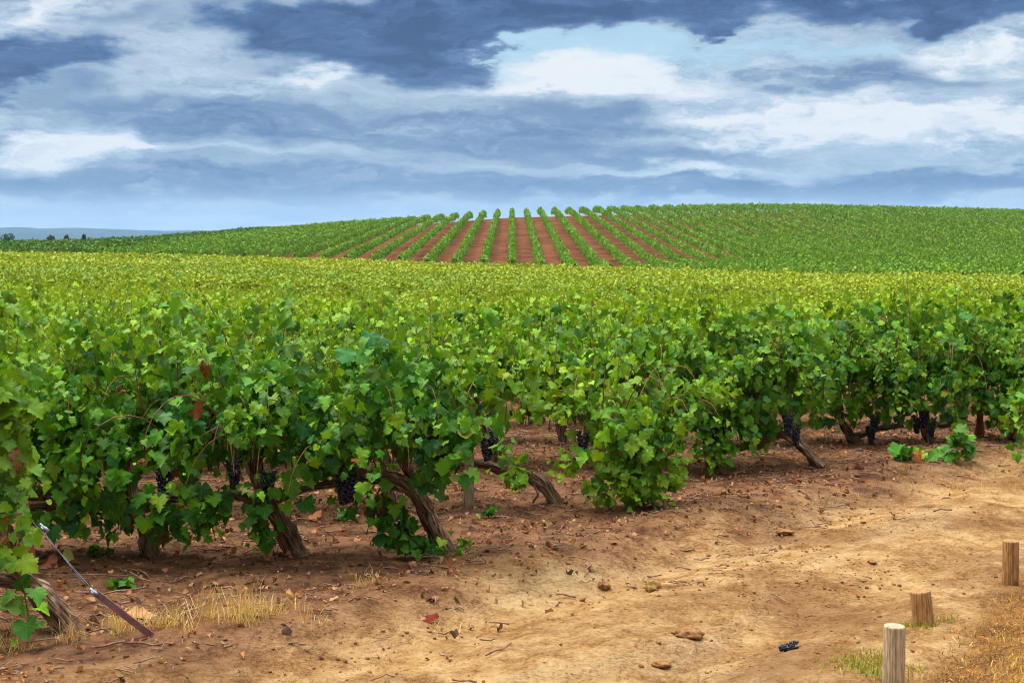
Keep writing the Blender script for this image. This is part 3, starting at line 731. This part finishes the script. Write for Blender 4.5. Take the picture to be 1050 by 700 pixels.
def far_field():
    """the packed rows of the flat block beyond the individual vines"""
    rng = np.random.default_rng(77); ch = []
    Y = ROWY(LAST_ROW + 1); row = 0
    while Y < 330:
        x0, x1 = -.40 * Y - 2, .40 * Y + 2
        xs = np.arange(x0, x1, .1)
        ok = (Y < front_edge(xs) + 1.2 * np.sin(xs * .3))
        if ok.any():
            xv = xs[ok]; lo, hi = xv.min(), xv.max()
            Ls = hi - lo
            sz = np.clip(.0019 * Y, .085, .28)
            per = (1.9 if Y < 80 else 1.5) * 1.25 / (sz * sz * .5) * .72
            n = int(Ls * per)
            if n > 0:
                x = rng.uniform(lo, hi, n); a = rng.beta(1.5, 1.5, n) * 1.9 - .95       # angle over the crown
                hgt = 1.5 + .22 * vnoise(x * 1.1, np.full(n, Y), 5) - .1 + rng.exponential(.05, n)
                y = Y + .52 * np.sin(a * 1.5); z = ground_z(x, np.full(n, Y), False) + hgt - .75 * (1 - np.cos(a * 1.35))
                nor = np.stack([rng.normal(0, .3, n), np.sin(a * 1.5), .55 + np.cos(a)], -1)
                tone = .25 * fbm(x / 3, np.full(n, Y) / 3, 12, 3)[:, None] + rng.normal(0, .14, (n, 1))
                f = np.clip(.40 + tone + .9 * fbm(x / 9, np.full(n, Y) / 14, 55, 3)[:, None] + .25 * sstep(np.full(n, Y), 38, 90)[:, None], 0, 1)
                c = np.array((.10, .23, .012)) * (1 - f) + np.array((.40, .46, .012)) * f
                yl = rng.random(n) < .06; c[yl] = np.array((.42, .38, .03))
                c *= rng.uniform(.7, 1.3, (n, 1))
                ch.append(clump_chunk(np.stack([x, y, z], -1), nor, sz * rng.uniform(.7, 1.3, n), c, rng))
        Y += 1.9 if Y < 90 else (2.4 if Y < 160 else 3.2)
    o = obj('packed_vine_rows', mesh_from('packed_vine_rows', ch, [M_far], False))
    tag(o, 'sea of yellow-green vine tops filling the flat ground before the hill', 'grapevines', None, 'stuff')

def hedge_points(xs_fn, y0, y1, rng, dens, size_k, w=.55, hgt=1.55):
    pass

RSP = 2.72
def hill_row_mesh(k, y0, y1, dens=1.0, rng=None, green=0.):
    L_ = y1 - y0
    yy = np.linspace(y0, y1, 400)
    sz_mid = .0013 * yy
    wgt = 1 / np.clip(sz_mid, .2, .34) ** 2; cdf = np.cumsum(wgt); tot = cdf[-1] * (yy[1] - yy[0]); cdf = cdf / cdf[-1]
    n = int(tot * 3.0 / .5 * (.82 if abs(k) < 4 else .66) * dens)
    y = np.interp(rng.random(n), cdf, yy)
    x0 = k * RSP
    # individual plants show as bumps along the row
    bump = (.5 + .5 * np.cos(y * 2 * pi / 1.9 + k + 2 * vnoise(y / 5, np.full(n, k * 2.2), 3))) ** .7
    vig = .85 + .35 * vnoise(y / 1.3 + k * 17, np.full(n, k * 3.1), 8)
    a = rng.uniform(-1.25, 1.25, n)
    ww = (.44 - .13 * min(1., max(0., (abs(k) - 3) / 4))) * vig * (.6 + .4 * bump)
    x = x0 + ww * np.sin(a) * rng.uniform(.75, 1.1, n)
    hh = (.55 + 1.05 * vig * (.68 + .32 * bump)) * (1 - .72 * (np.abs(a) / 1.25) ** 1.25 * rng.random(n) ** .45) 
    hh = hh * rng.uniform(.9, 1.06, n) + rng.exponential(.05, n)
    z = ground_z(x, y, False) + np.maximum(hh, np.where(y > 258, .22, .42 if abs(k) < 4 else .82) + .25 * rng.random(n))
    nor = np.stack([1.5 * np.sin(a), rng.normal(0, .4, n), np.cos(a) - .30], -1)
    f = np.clip(.58 + .7 * fbm(y / 2 + k * 5, np.full(n, k * 1.7), 22, 3) + rng.normal(0, .13, n), 0, 1)[:, None]
    c = np.array((.06, .19, .012)) * (1 - f) + np.array((.24, .42, .014)) * f
    c = c * rng.uniform(.85, 1.15, (n, 1))
    sz = np.clip(.0012 * y, .2, .30) * rng.uniform(.7, 1.3, n)
    return clump_chunk(np.stack([x, y, z], -1), nor, sz, c, rng, .22)

def hill_rows():
    rng = np.random.default_rng(5)
    for k in range(-17, 29):
        x = k * RSP; y0 = float(hill_edge(x)); y0 = max(y0, abs(x) / .40)
        y1 = 292
        o = obj('vine_row', mesh_from('vine_row', [hill_row_mesh(k, y0, y1, 1.0, rng)], [M_far], False))
        if k == 0: lb = 'vine row climbing straight up the middle of the red hill'
        elif -10 <= k < 0: lb = 'hill vine row between bare red strips, %s to the left of the straight middle one' % ORD[-k - 1]
        elif 0 < k <= 14: lb = 'hill vine row between bare red strips, %s to the right of the straight middle one' % ORD[k - 1]
        elif k < 0: lb = 'vine row on the low left shoulder of the hill, hardly any soil showing'
        else: lb = 'vine row slanting across the dense green right flank of the hill'
        grp = 'vine rows up the red hill' if -10 <= k <= 14 else ('dense vine rows on left shoulder' if k < 0 else 'dense vine rows on right flank')
        tag(o, lb, 'vine row', grp)
    # beyond what can be told apart: right-hand crest and the far flat ground at left
    ch = []
    for k in range(29, 58):
        x = k * RSP; y0 = max(float(hill_edge(x)), x / .42)
        if y0 < 286: ch.append(hill_row_mesh(k, y0, 292, .9, rng))
    o = obj('hillside_vines', mesh_from('hillside_vines', ch, [M_far], False))
    tag(o, 'dense green vines merging on the far right end of the hill', 'grapevines', None, 'stuff')
    ch = []
    for Y in np.arange(150, 430, 2.9):
        lo, hi = -.42 * Y, min(-.13 * Y, -46)
        n = int((hi - lo) * 26)
        x = rng.uniform(lo, hi, n); ok = (Y > front_edge(x) + 3); x = x[ok]; n = len(x)
        if n < 5: continue
        a = rng.uniform(-1, 1, n)
        y = Y + .6 * a; z = ground_z(x, np.full(n, Y), False) + 1.55 - .7 * a * a + .5 * (vnoise(x * .7, np.full(n, Y), 3) - .4) + rng.exponential(.06, n)
        nor = np.stack([rng.normal(0, .3, n), a, .8 + 0 * a], -1)
        f = np.clip(.3 + .6 * fbm(x / 6, np.full(n, Y) / 6, 9, 3) + rng.normal(0, .2, n), 0, 1)[:, None]
        c = (np.array((.04, .15, .018)) * (1 - f) + np.array((.20, .30, .022)) * f) * rng.uniform(.75, 1.25, (n, 1))
        ch.append(clump_chunk(np.stack([x, y, z], -1), nor, rng.uniform(.3, .55, n), c, rng))
    o = obj('distant_vines', mesh_from('distant_vines', ch, [M_far], False))
    tag(o, 'thin band of darker green vines along the horizon at left', 'grapevines', None, 'stuff')

def far_bushes():
    rng = np.random.default_rng(31)
    for px, py, wpx, lb in ((201, 240, 13, 'rounded dark bush on the skyline just left of the hill foot'), (172, 244, 10, 'small low bush on skyline beside the rounded bush'),
                            (8, 243, 15, 'dark wide bush on the horizon at far left edge'), (52, 245, 9, 'small dark bush on horizon near the wide edge bush'),
                            (68, 245, 6, 'smaller of two close bushes on left horizon'), (86, 244, 4, 'thin upright sapling on the left horizon')):
        Y = 400.; x = (px - CX) / F * Y; zg = gz(x, Y); topz = H - (py - 4 - HY) / F * Y; w = wpx / F * Y / 2
        h = max(topz - zg, 1.8)
        o = empty('bush' if 'sapling' not in lb else 'sapling', (x, Y, zg), lb, 'bush')
        obj('trunk', mesh_from('trunk', [tube([(0, 0, -.2), (.05, 0, h * .3), (0, 0, h * .6)], [.12, .1, .05], 7, .2, 3)], [M_bark]), o)
        n = 420; p = nrm(rng.normal(0, 1, (n, 3))) * rng.uniform(.55, 1.05, (n, 1)) * np.array((w, w, h * .42))
        p = p + .25 * w * np.stack([fbm(p[:, 0] * 1.1 + 3, p[:, 2], 4, 2)] * 3, -1); p[:, 2] += h * .58
        f = rng.random((n, 1)); c = np.array((.02, .06, .015)) * (1 - f) + np.array((.05, .11, .02)) * f
        obj('crown', mesh_from('crown', [clump_chunk(p, p - np.array((0, 0, h * .4)), rng.uniform(.3, .6, n), c, rng)], [M_far], False), o)

def mountains():
    rng = np.random.default_rng(3)
    n = 160; az_ = np.linspace(-.5, .30, n); D = 9500.
    ridge = np.interp(az_, [-.5, -.42, -.35, -.29, -.25, -.2, -.12, 0, .3], [92, 84, 78, 70, 62, 56, 50, 45, 40]) + 16 * fbm(az_ * 26, az_ * 0, 4, 4)
    prof = np.linspace(0, 1, 24)
    V_ = []
    for j, p in enumerate(prof):
        d = D - 2400 + 4800 * p
        hz = ridge * np.sin(pi * p) ** .9 * (1 + .35 * fbm(az_ * 40, np.full(n, p * 5), 8, 3)) - 4
        V_.append(np.stack([np.sin(az_) * d, np.cos(az_) * d, hz], -1))
    idx = np.arange(24 * n).reshape(24, n)
    Fq = np.stack([idx[:-1, :-1], idx[:-1, 1:], idx[1:, 1:], idx[1:, :-1]], -1).reshape(-1, 4)
    m_ = simple('mountain_scrub', (.03, .05, .03), (.07, .08, .06), .002, .95, .05, 0, .001)
    tag(obj('hills', mesh_from('hills', [(np.concatenate(V_), Fq, None, None, 0)], [m_])), kind='structure')

def haze():
    x, y0, y1, z0, z1 = 9000., -60., 12400., -8., 240.
    v = [(-x, y0, z0), (x, y0, z0), (x, y1, z0), (-x, y1, z0), (-x, y0, z1), (x, y0, z1), (x, y1, z1), (-x, y1, z1)]
    f = np.array([(0, 3, 2, 1), (4, 5, 6, 7), (0, 1, 5, 4), (1, 2, 6, 5), (2, 3, 7, 6), (3, 0, 4, 7)])
    m_, bb, out = mat('haze')
    p = bb.n('ShaderNodeVolumePrincipled'); p.inputs['Color'].default_value = (.40, .70, 1, 1); p.inputs['Density'].default_value = 8.5e-5
    m_.node_tree.links.new(p.outputs[0], out.inputs['Volume'])
    tag(obj('haze', mesh_from('haze', [(v, f, None, None, 0)], [m_], False)), kind='stuff')

# ------------------------------------------------------------------ things along the track
def cyl(r0, r1, h, sides=28, seed=0, bev=.012, lean=(0, 0)):
    zs = [-.12, 0, h * .25, h * .5, h * .75, h - bev, h - .006, h - .001, h, h, h]; rs = [r0 * 1.02, r0, r0 * .995, (r0 + r1) / 2, r1 * 1.005, r1, r1 * .985, r1 * .955, r1 * .92, r1 * .5, r1 * .1]
    pts = [(lean[0] * z, lean[1] * z, z) for z in zs]
    t = tube(pts, rs, sides, .010, seed, cap=True)
    return [t]
def bollards():
    for px, py, top, w, mt, lb, lean in ((916, 706, 641, 23, M_wood_grey, 'pale weathered round post, closest to the lower edge, beside green grass', (.02, 0)),
                                         (948, 646, 606, 22, M_wood_tan, 'short tan post tilted slightly, middle one of the three posts', (-.10, .05)),
                                         (1036, 601, 554, 17, M_wood_tan, 'brown round post farthest along the track by the right edge', (.01, 0))):
        x, y = gp(px, py); z = gz(x, y); h = (py - top) / F * y; r = w / F * y / 2
        o = empty('wooden_post', (x, y, H - (py - HY) / F * y), lb, 'post', 'short posts edging the track')
        obj('shaft', mesh_from('shaft', cyl(r, r * .96, h, seed=int(px), lean=lean), [mt]), o)
def trellis_posts():
    Y = ROWY(2)
    x = (481 - CX) / F * Y; z = gz(x, Y); r = 4.8 / F * Y
    Y -= .3; x = (481 - CX) / F * Y; z = gz(x, Y)
    o = empty('trellis_post', (x, Y, z), 'square grey wooden trellis post behind the bent dark trunk', 'post')
    v = [(-r, -r, -.1), (r, -r, -.1), (r, r, -.1), (-r, r, -.1), (-r, -r, 1.02), (r, -r, 1.02), (r, r, 1.02), (-r, r, 1.02)]
    me = bpy.data.meshes.new('shaft')
    import bmesh
    bm = bmesh.new(); vv = [bm.verts.new(q) for q in v]
    for f in ((0, 3, 2, 1), (4, 5, 6, 7), (0, 1, 5, 4), (1, 2, 6, 5), (2, 3, 7, 6), (3, 0, 4, 7)): bm.faces.new([vv[i] for i in f])
    bmesh.ops.bevel(bm, geom=bm.edges[:], offset=.006, segments=2, affect='EDGES'); bm.to_mesh(me); bm.free()
    me.materials.append(M_wood_post); obj('shaft', me, o)

def anchor():
    Y = 7.6
    gx, gy = gp(160, 659); gzv = gz(gx, gy)
    A = np.array((gx, gy, gzv - .03)); B = np.array(at(98, 608, gy + .02)); T = np.array(at(-60, 425, gy + .12))
    o = empty('row_anchor', (gx, gy, gzv), 'steel guy wire with clamps running down to a brown strap in the dirt', 'anchor')
    A_, B_, T_ = [q - np.array(o.location) for q in (A, B, T)]
    A_, B_, T_ = np.array(A - (gx, gy, gzv)), np.array(B - (gx, gy, gzv)), np.array(T - (gx, gy, gzv))
    d = nrm(B_ - A_); s = nrm(np.cross(d, np.array((0, 1, 0.)))); n = np.cross(d, s)
    # flat strap
    w, th = .017, .004
    ch = []
    ring = lambda c: [c + s * w + n * th, c - s * w + n * th, c - s * w - n * th, c + s * w - n * th]
    v = []
    for q in np.linspace(0, 1, 6): v += ring(A_ + (B_ - A_) * q + n * .006 * sin(q * 5))
    f = []
    for i in range(5):
        for j in range(4): f.append((i * 4 + j, i * 4 + (j + 1) % 4, i * 4 + 4 + (j + 1) % 4, i * 4 + 4 + j))
    f += [(3, 2, 1, 0), (20, 21, 22, 23)]
    obj('strap', mesh_from('strap', [(np.array(v), np.array(f), None, None, 0)], [M_strap], False), o)
    def wire(p, q, r=.0028, sag=.01):
        u = np.linspace(0, 1, 14)[:, None]; return tube(p + (q - p) * u - np.array((0, 0, sag)) * (4 * u * (1 - u)), r, 6)
    C1 = np.array(at(45, 541, gy + .05)) - (gx, gy, gzv)
    C2 = np.array(at(13, 504, gy + .08)) - (gx, gy, gzv)
    obj('wire', mesh_from('wire', [wire(B_ - d * .01, T_, .0022)], [M_steel]), o)
    obj('wire', mesh_from('wire', [wire(B_ + s * .012, C1 + s * .012, .0017, .006)], [M_steel]), o)
    def clampm(c, ax, L, wd):
        a = nrm(ax); t = tube([c - a * L, c - a * L * .9, c - a * L * .3, c + a * L * .3, c + a * L * .9, c + a * L], [wd * .5, wd, wd * 1.1, wd * .8, wd, wd * .5], 8)
        t2 = tube([c + n * wd - a * L * .4, c + n * wd * 2.2, c + n * wd + a * L * .4], wd * .45, 6)
        return [t, t2]
    for c, L, wd in ((B_ + d * .012, .028, .012), (C1, .032, .012), (C2, .026, .010)):
        obj('clamp', mesh_from('clamp', clampm(c, d, L, wd), [M_steel]), o)
    # the row's end post that carries the wire, past the left edge
def trellis_wire():
    Y = ROWY(3)
    pts = [(x, Y - .02, 1.33 - .02 * sin((x + 6) * 2)) for x in np.linspace(2.0, 3.4, 20)]
    o = obj('trellis_wire', mesh_from('trellis_wire', [tube(pts, 0.0012, 5)], [M_steel]))
    tag(o, 'thin steel trellis wire running through the leaves of the arched-trunk row', 'wire')

# ------------------------------------------------------------------ ground cover, litter and small finds
def scatter_xy(n, rng, fn, x0=-4.6, x1=7.2, y0=5.6, y1=17.5):
    X, Y = [], []
    while len(X) < n:
        x = rng.uniform(x0, x1, n * 2); y = rng.uniform(y0, y1, n * 2)
        s = (x - P0[0]) * TN[0] + (y - P0[1]) * TN[1]
        k = rng.random(n * 2) < fn(x, y, s)
        X += list(x[k]); Y += list(y[k])
    return np.array(X[:n]), np.array(Y[:n])
def litter():
    rng = np.random.default_rng(8)
    x, y = scatter_xy(13000, rng, lambda x, y, s: np.where(s < .55, .9, .9 * np.exp(-(s - .55) / .28)) * (.25 + 1.5 * np.clip(fbm(x * .8, y * .8, 4, 3) + .35, 0, 1)))
    n = len(x); z = ground_z(x, y) + rng.uniform(.004, .02, n)
    pal = np.array([lin(110, 62, 40), lin(150, 92, 58), lin(176, 120, 80), lin(182, 136, 94), lin(112, 58, 42), lin(84, 58, 50)])
    c = pal[rng.integers(0, 6, n)] * rng.uniform(.8, 1.2, (n, 1))
    ch = leaves(np.stack([x, y, z], -1), np.stack([rng.normal(0, 1, n), rng.normal(0, 1, n), rng.normal(0, .25, n)], -1), np.stack([rng.normal(0, .35, n), rng.normal(0, .35, n), np.ones(n)], -1),
                np.minimum(rng.exponential(.012, n) + .009, .045), c, T_LOW, rng, 2.2)
    tag(obj('leaf_litter', mesh_from('leaf_litter', [ch], [M_dry])), 'brown dried leaf litter scattered under the vines', 'leaf litter', None, 'stuff')
    x, y = scatter_xy(2600, rng, lambda x, y, s: np.where(s < .6, .9, .9 * np.exp(-(s - .6) / .5)) * (.2 + 1.6 * np.clip(fbm(x * .9, y * .9, 14, 3) + .3, 0, 1)))
    ch = []
    for a, b_ in zip(x, y):
        L_ = rng.exponential(.08) + .03; th = rng.uniform(0, 6.28); z = gz(a, b_) + .008
        u = np.linspace(-.5, .5, 4)
        p = np.stack([a + L_ * u * cos(th) + rng.normal(0, .008, 4), b_ + L_ * u * sin(th) + rng.normal(0, .008, 4), z + rng.uniform(0, .02, 4)], -1)
        ch.append(tube(p, rng.uniform(.002, .006), 4))
    tag(obj('twig_litter', mesh_from('twig_litter', ch, [M_twig])), 'grey-brown prunings and twigs lying along the vine rows', 'twigs', None, 'stuff')
    # crumbs of dry earth
    x, y = scatter_xy(7000, rng, lambda x, y, s: np.where(s > .2, .8, .15) * (.06 + 1.5 * np.clip(fbm(x * 1.1, y * 1.1, 24, 3), 0, 1)))
    ch = []
    base = nrm(np.array([(sx, sy, sz) for sx in (-1, 1) for sy in (-1, 1) for sz in (-1, 1)], float))
    fq = np.array([(0, 1, 3, 2), (4, 6, 7, 5), (0, 4, 5, 1), (2, 3, 7, 6), (0, 2, 6, 4), (1, 5, 7, 3)])
    for a, b_ in zip(x, y):
        r = min(rng.exponential(.0028) + .0025, .022)
        v = base * r * rng.uniform(.6, 1.3, (8, 1)) * np.array((1.3, 1.2, .75))
        th = rng.uniform(0, 6.28); v = v @ np.array([[cos(th), -sin(th), 0], [sin(th), cos(th), 0], [0, 0, 1]])
        ch.append((v + np.array((a, b_, gz(a, b_) + r * .3)), fq, None, None, 0))
    tag(obj('soil_crumbs', mesh_from('soil_crumbs', ch, [M_clod], True)), 'small crumbs of dry earth strewn over the track', 'soil crumbs', None, 'stuff')

def lump(seed, r, sq=(1, 1, .7), n=18, rough=.5):
    th = np.linspace(0, 2 * pi, n, endpoint=False); ph = np.linspace(.02, pi - .02, n // 2)
    T_, P_ = np.meshgrid(th, ph)
    d = np.stack([np.sin(P_) * np.cos(T_), np.sin(P_) * np.sin(T_), np.cos(P_)], -1)
    k = 1 + rough * (fbm(d[..., 0] * 2.2 + seed + d[..., 2], d[..., 1] * 2.2 + d[..., 2] * 1.7, seed, 4) * 2)
    v = d * k[..., None] * r * np.array(sq)
    m_ = n // 2; idx = np.arange(m_ * n).reshape(m_, n); nx_ = np.roll(idx, -1, 1)
    return (v.reshape(-1, 3), [np.stack([idx[:-1], idx[1:], nx_[1:], nx_[:-1]], -1).reshape(-1, 4), idx[0][None], idx[-1][::-1][None]], None, None, 0)
def small_finds():
    for i, (px, py, rpx, mt, lb) in enumerate(((669, 598, 8, M_pale_clod, 'round ochre clod alone on the pale middle of the track'), (619, 592, 6, M_clod, 'dark brown clod just left of the round ochre one'),
                                           (804, 540, 7, M_clod, 'low crumbly brown clod far up the track'), (705, 651, 14, M_clod, 'wide flat brown clod near the dropped black grape bunch'),
                                           (894, 575, 4, M_clod, 'tiny dark clod in front of the farthest post'), (678, 673, 8, M_clod, 'flat lump of brown earth at the bottom of the track'))):
        x, y = gp(px, py); r = rpx / F * y
        sq = (1, 1, .8) if i < 2 else (1.15, .95, .42)
        o = obj('dirt_clod', mesh_from('dirt_clod', [lump(i + 3, r, sq, 28, .55 if i < 2 else .5)], [mt]), None, (x, y, gz(x, y) + r * .25))
        tag(o, lb, 'clod')
    x, y = gp(808, 661); o = obj('grape_bunch', BUNCH[1], None, (x + .05, y, gz(x, y) + .022)); o.rotation_euler = (pi / 2, 0, 1.9); o.scale = (.6, .6, .6)
    tag(o, 'shrivelled black grape bunch dropped on the pale track', 'grape bunch')
    rng = np.random.default_rng(4)
    for (px, py, s, c, lb, tpl) in ((30, 582, .13, lin(196, 116, 72), 'curled orange-brown leaf on the ground left of the paler tan one', T_HI), (51, 583, .12, lin(190, 110, 80), 'curled tan leaf between an orange leaf and a yellow one', T_HI),
                                    (70, 582, .09, lin(215, 200, 110), 'pale yellow leaf lying flat beyond the guy wire', T_HI), (443, 633, .09, lin(118, 46, 30), 'bright red leaf on the dirt in front of the leaning trunk', T_HI),
                                    (136, 640, .12, lin(205, 150, 100), 'dry beige leaf beside the anchor strap', T_HI), (324, 530, .10, lin(205, 130, 80), 'orange dry leaf lying right of the flared trunk', T_HI)):
        x, y = gp(px, py); z = gz(x, y) + .03
        nor = np.array([[.1, -.6, .8]]); tipv = np.array([[rng.normal(0, 1), .3, .1]])
        o = obj('fallen_leaf', mesh_from('fallen_leaf', [leaves(np.zeros((1, 3)), tipv, nor, [s], np.array([c]), tpl, rng, 1.8)], [M_dry]), None, (x, y, z))
        tag(o, lb, 'leaf')
    # suckers on the ground at the right
    for i, (px, py, w, n, lb) in enumerate(((932, 476, 34, 14, 'flat green sucker shoot on bare ground, left of the taller ones'), (964, 475, 14, 6, 'tiny green sucker between two leafy shoots at right'),
                                            (984, 474, 28, 22, 'taller green sucker shoot standing on litter before the reddish stump'), (280, 487, 0, 0, ''))):
        if not n: continue
        x, y = gp(px, py); z = gz(x, y); wm = w / F * y / 2
        hgt = .34 if n > 20 else .1
        p = np.stack([rng.uniform(-wm, wm, n), rng.uniform(-.1, .1, n), rng.uniform(.03, hgt, n)], -1)
        if n > 20: p[:, 0] *= 1 - .6 * p[:, 2] / hgt
        o = empty('vine_sucker', (x, y, z), lb, 'shoot', 'suckers sprouting from the ground')
        f = [leaves(p, rng.normal(0, .6, (n, 3)) + (0, -.5, -.3), rng.normal(0, .3, (n, 3)) + (0, -.6, .7), rng.uniform(.08, .13, n), leaf_colors(n, rng, np.full(n, .08)), T_HI, rng)]
        f.append(tube([(-wm * .6, 0, 0), (0, 0, hgt * .4), (wm * .5, .02, hgt * .6)], .004, 5, mi=1))
        obj('foliage', mesh_from('foliage', f, [M_leaf, M_cane]), o)
    for i, (px, py, lb) in enumerate(((98, 574, 'small dark green weed near the slim dark trunk'), (121, 606, 'green weed sprig right of the guy wire'), (355, 533, 'tiny green weed between the two leaning trunks'), (503, 533, 'small weed in front of the grey post'))):
        x, y = gp(px, py); n = 22
        p = np.stack([rng.normal(0, .04, n), rng.normal(0, .03, n), rng.uniform(.01, .06, n)], -1)
        o = obj('weed', mesh_from('weed', [leaves(p, rng.normal(0, 1, (n, 3)), rng.normal(0, .4, (n, 3)) + (0, 0, 1), rng.uniform(.03, .055, n), leaf_colors(n, rng, np.zeros(n)), T_LOW, rng)], [M_leaf]), None, (x, y, gz(x, y)))
        tag(o, lb, 'weed')

def blades(X, Y, hgt, col, rng, lean=.4, wid=.004):
    n = len(X); Z = ground_z(X, Y) - .01
    th = rng.uniform(0, 6.28, n); l = hgt * lean * np.abs(rng.normal(.6, .5, n)); ph = rng.uniform(0, 6.28, n)
    b0 = np.stack([X, Y, Z], -1); side = np.stack([np.cos(th), np.sin(th), 0 * th], -1) * wid
    dirv = np.stack([np.cos(ph), np.sin(ph), 0 * ph], -1)
    m1 = b0 + dirv * (l * .35)[:, None] + np.array((0, 0, 1)) * (hgt * .6)[:, None]
    t1 = b0 + dirv * l[:, None] + np.array((0, 0, 1)) * (hgt * np.clip(1 - .4 * l / hgt, .3, 1))[:, None]
    v = np.stack([b0 - side, b0 + side, m1 + side * .7, m1 - side * .7, t1], 1).reshape(-1, 3)
    o_ = (np.arange(n) * 5)[:, None]
    return (v, [np.array([[0, 1, 2, 3]]) + o_, np.array([[3, 2, 4]]) + o_], np.repeat(col, 5, 0), None, 0)
def grasses():
    rng = np.random.default_rng(14); straw = np.array([lin(226, 190, 120), lin(205, 160, 86), lin(190, 140, 70), lin(232, 206, 146)])
    ch = []
    for px, py, sx, sy, n, h in [(a0, b0_, c0, d0, int(e0 * 1.9), f0 * 1.05) for a0, b0_, c0, d0, e0, f0 in ((165, 648, .16, .1, 130, .17), (228, 655, .1, .1, 70, .14), (262, 648, .14, .12, 140, .18), (292, 642, .1, .1, 40, .1), (118, 650, .06, .06, 50, .13), (20, 655, .14, .12, 110, .13), (206, 640, .3, .15, 60, .07),
                                 (376, 606, .06, .04, 26, .1), (455, 638, .1, .08, 60, .06), (60, 655, .1, .1, 30, .1), (965, 498, .5, .12, 90, .05), (880, 508, .6, .2, 60, .04), (1010, 492, .3, .15, 60, .05))]:
        x, y = gp(px, py); X = x + rng.normal(0, sx, n); Y = y + rng.normal(0, sy, n)
        cl = rng.integers(0, 7, n); ox = rng.normal(0, sx, 7); oy = rng.normal(0, sy, 7)
        X = x + ox[cl] + rng.normal(0, .022 + .12 * sx, n); Y = y + oy[cl] + rng.normal(0, .02 + .1 * sy, n)
        ch.append(blades(X, Y, h * (.5 + rng.random(7))[cl] * rng.uniform(.25, 1.15, n), straw[rng.integers(0, 4, n)], rng, .95, .0018))
    tag(obj('dry_grass', mesh_from('dry_grass', ch, [M_dry])), 'straw-coloured dry grass in thin tufts on the dirt', 'dry grass', None, 'stuff')
    ch = []
    n = 48000
    X = rng.uniform(1.2, 4.6, n); Y = rng.uniform(5.2, 10.5, n)
    bk = (X - BA[0]) * BN[0] + (Y - BA[1]) * BN[1] + .3 * fbm(X * 1.6, Y * 1.6, 6, 3)
    k = rng.random(n) < sstep(bk, -.02, .3) * np.clip(.45 + 1.6 * fbm(X * 2.2, Y * 2.2, 18, 3), .08, 1)
    X, Y = X[k], Y[k]; n = len(X)
    pal = np.array([lin(214, 160, 78), lin(200, 140, 60), lin(228, 188, 116), lin(160, 104, 48), lin(140, 130, 52)])
    ch.append(blades(X, Y, rng.uniform(.012, .06, n), pal[rng.choice(5, n, p=[.22, .24, .14, .33, .07])], rng, 1.3, .0035))
    for px, py, sx, sy, n in ((884, 690, .08, .12, 420), (900, 680, .05, .06, 120), (943, 648, .05, .03, 120), (965, 640, .05, .05, 60), (935, 690, .05, .05, 50)):
        x, y = gp(px, py); X = x + rng.normal(0, sx, n); Y = y + rng.normal(0, sy, n)
        g = rng.random((n, 1)); c = np.array(lin(120, 140, 40)) * g + np.array(lin(190, 160, 70)) * (1 - g)
        ch.append(blades(X, Y, rng.uniform(.02, .06, n), c, rng, .9, .0035))
    tag(obj('bank_grass', mesh_from('bank_grass', ch, [M_dry])), 'short dry golden grass with green patches on bank behind the posts', 'grass', None, 'stuff')

ground()
mountains()
haze()
build_near_vines()
NM = build_mid_vines()
far_field()
hill_rows()
far_bushes()
bollards()
trellis_posts()
anchor()
trellis_wire()
litter()
small_finds()
grasses()
print('mid vines', NM)
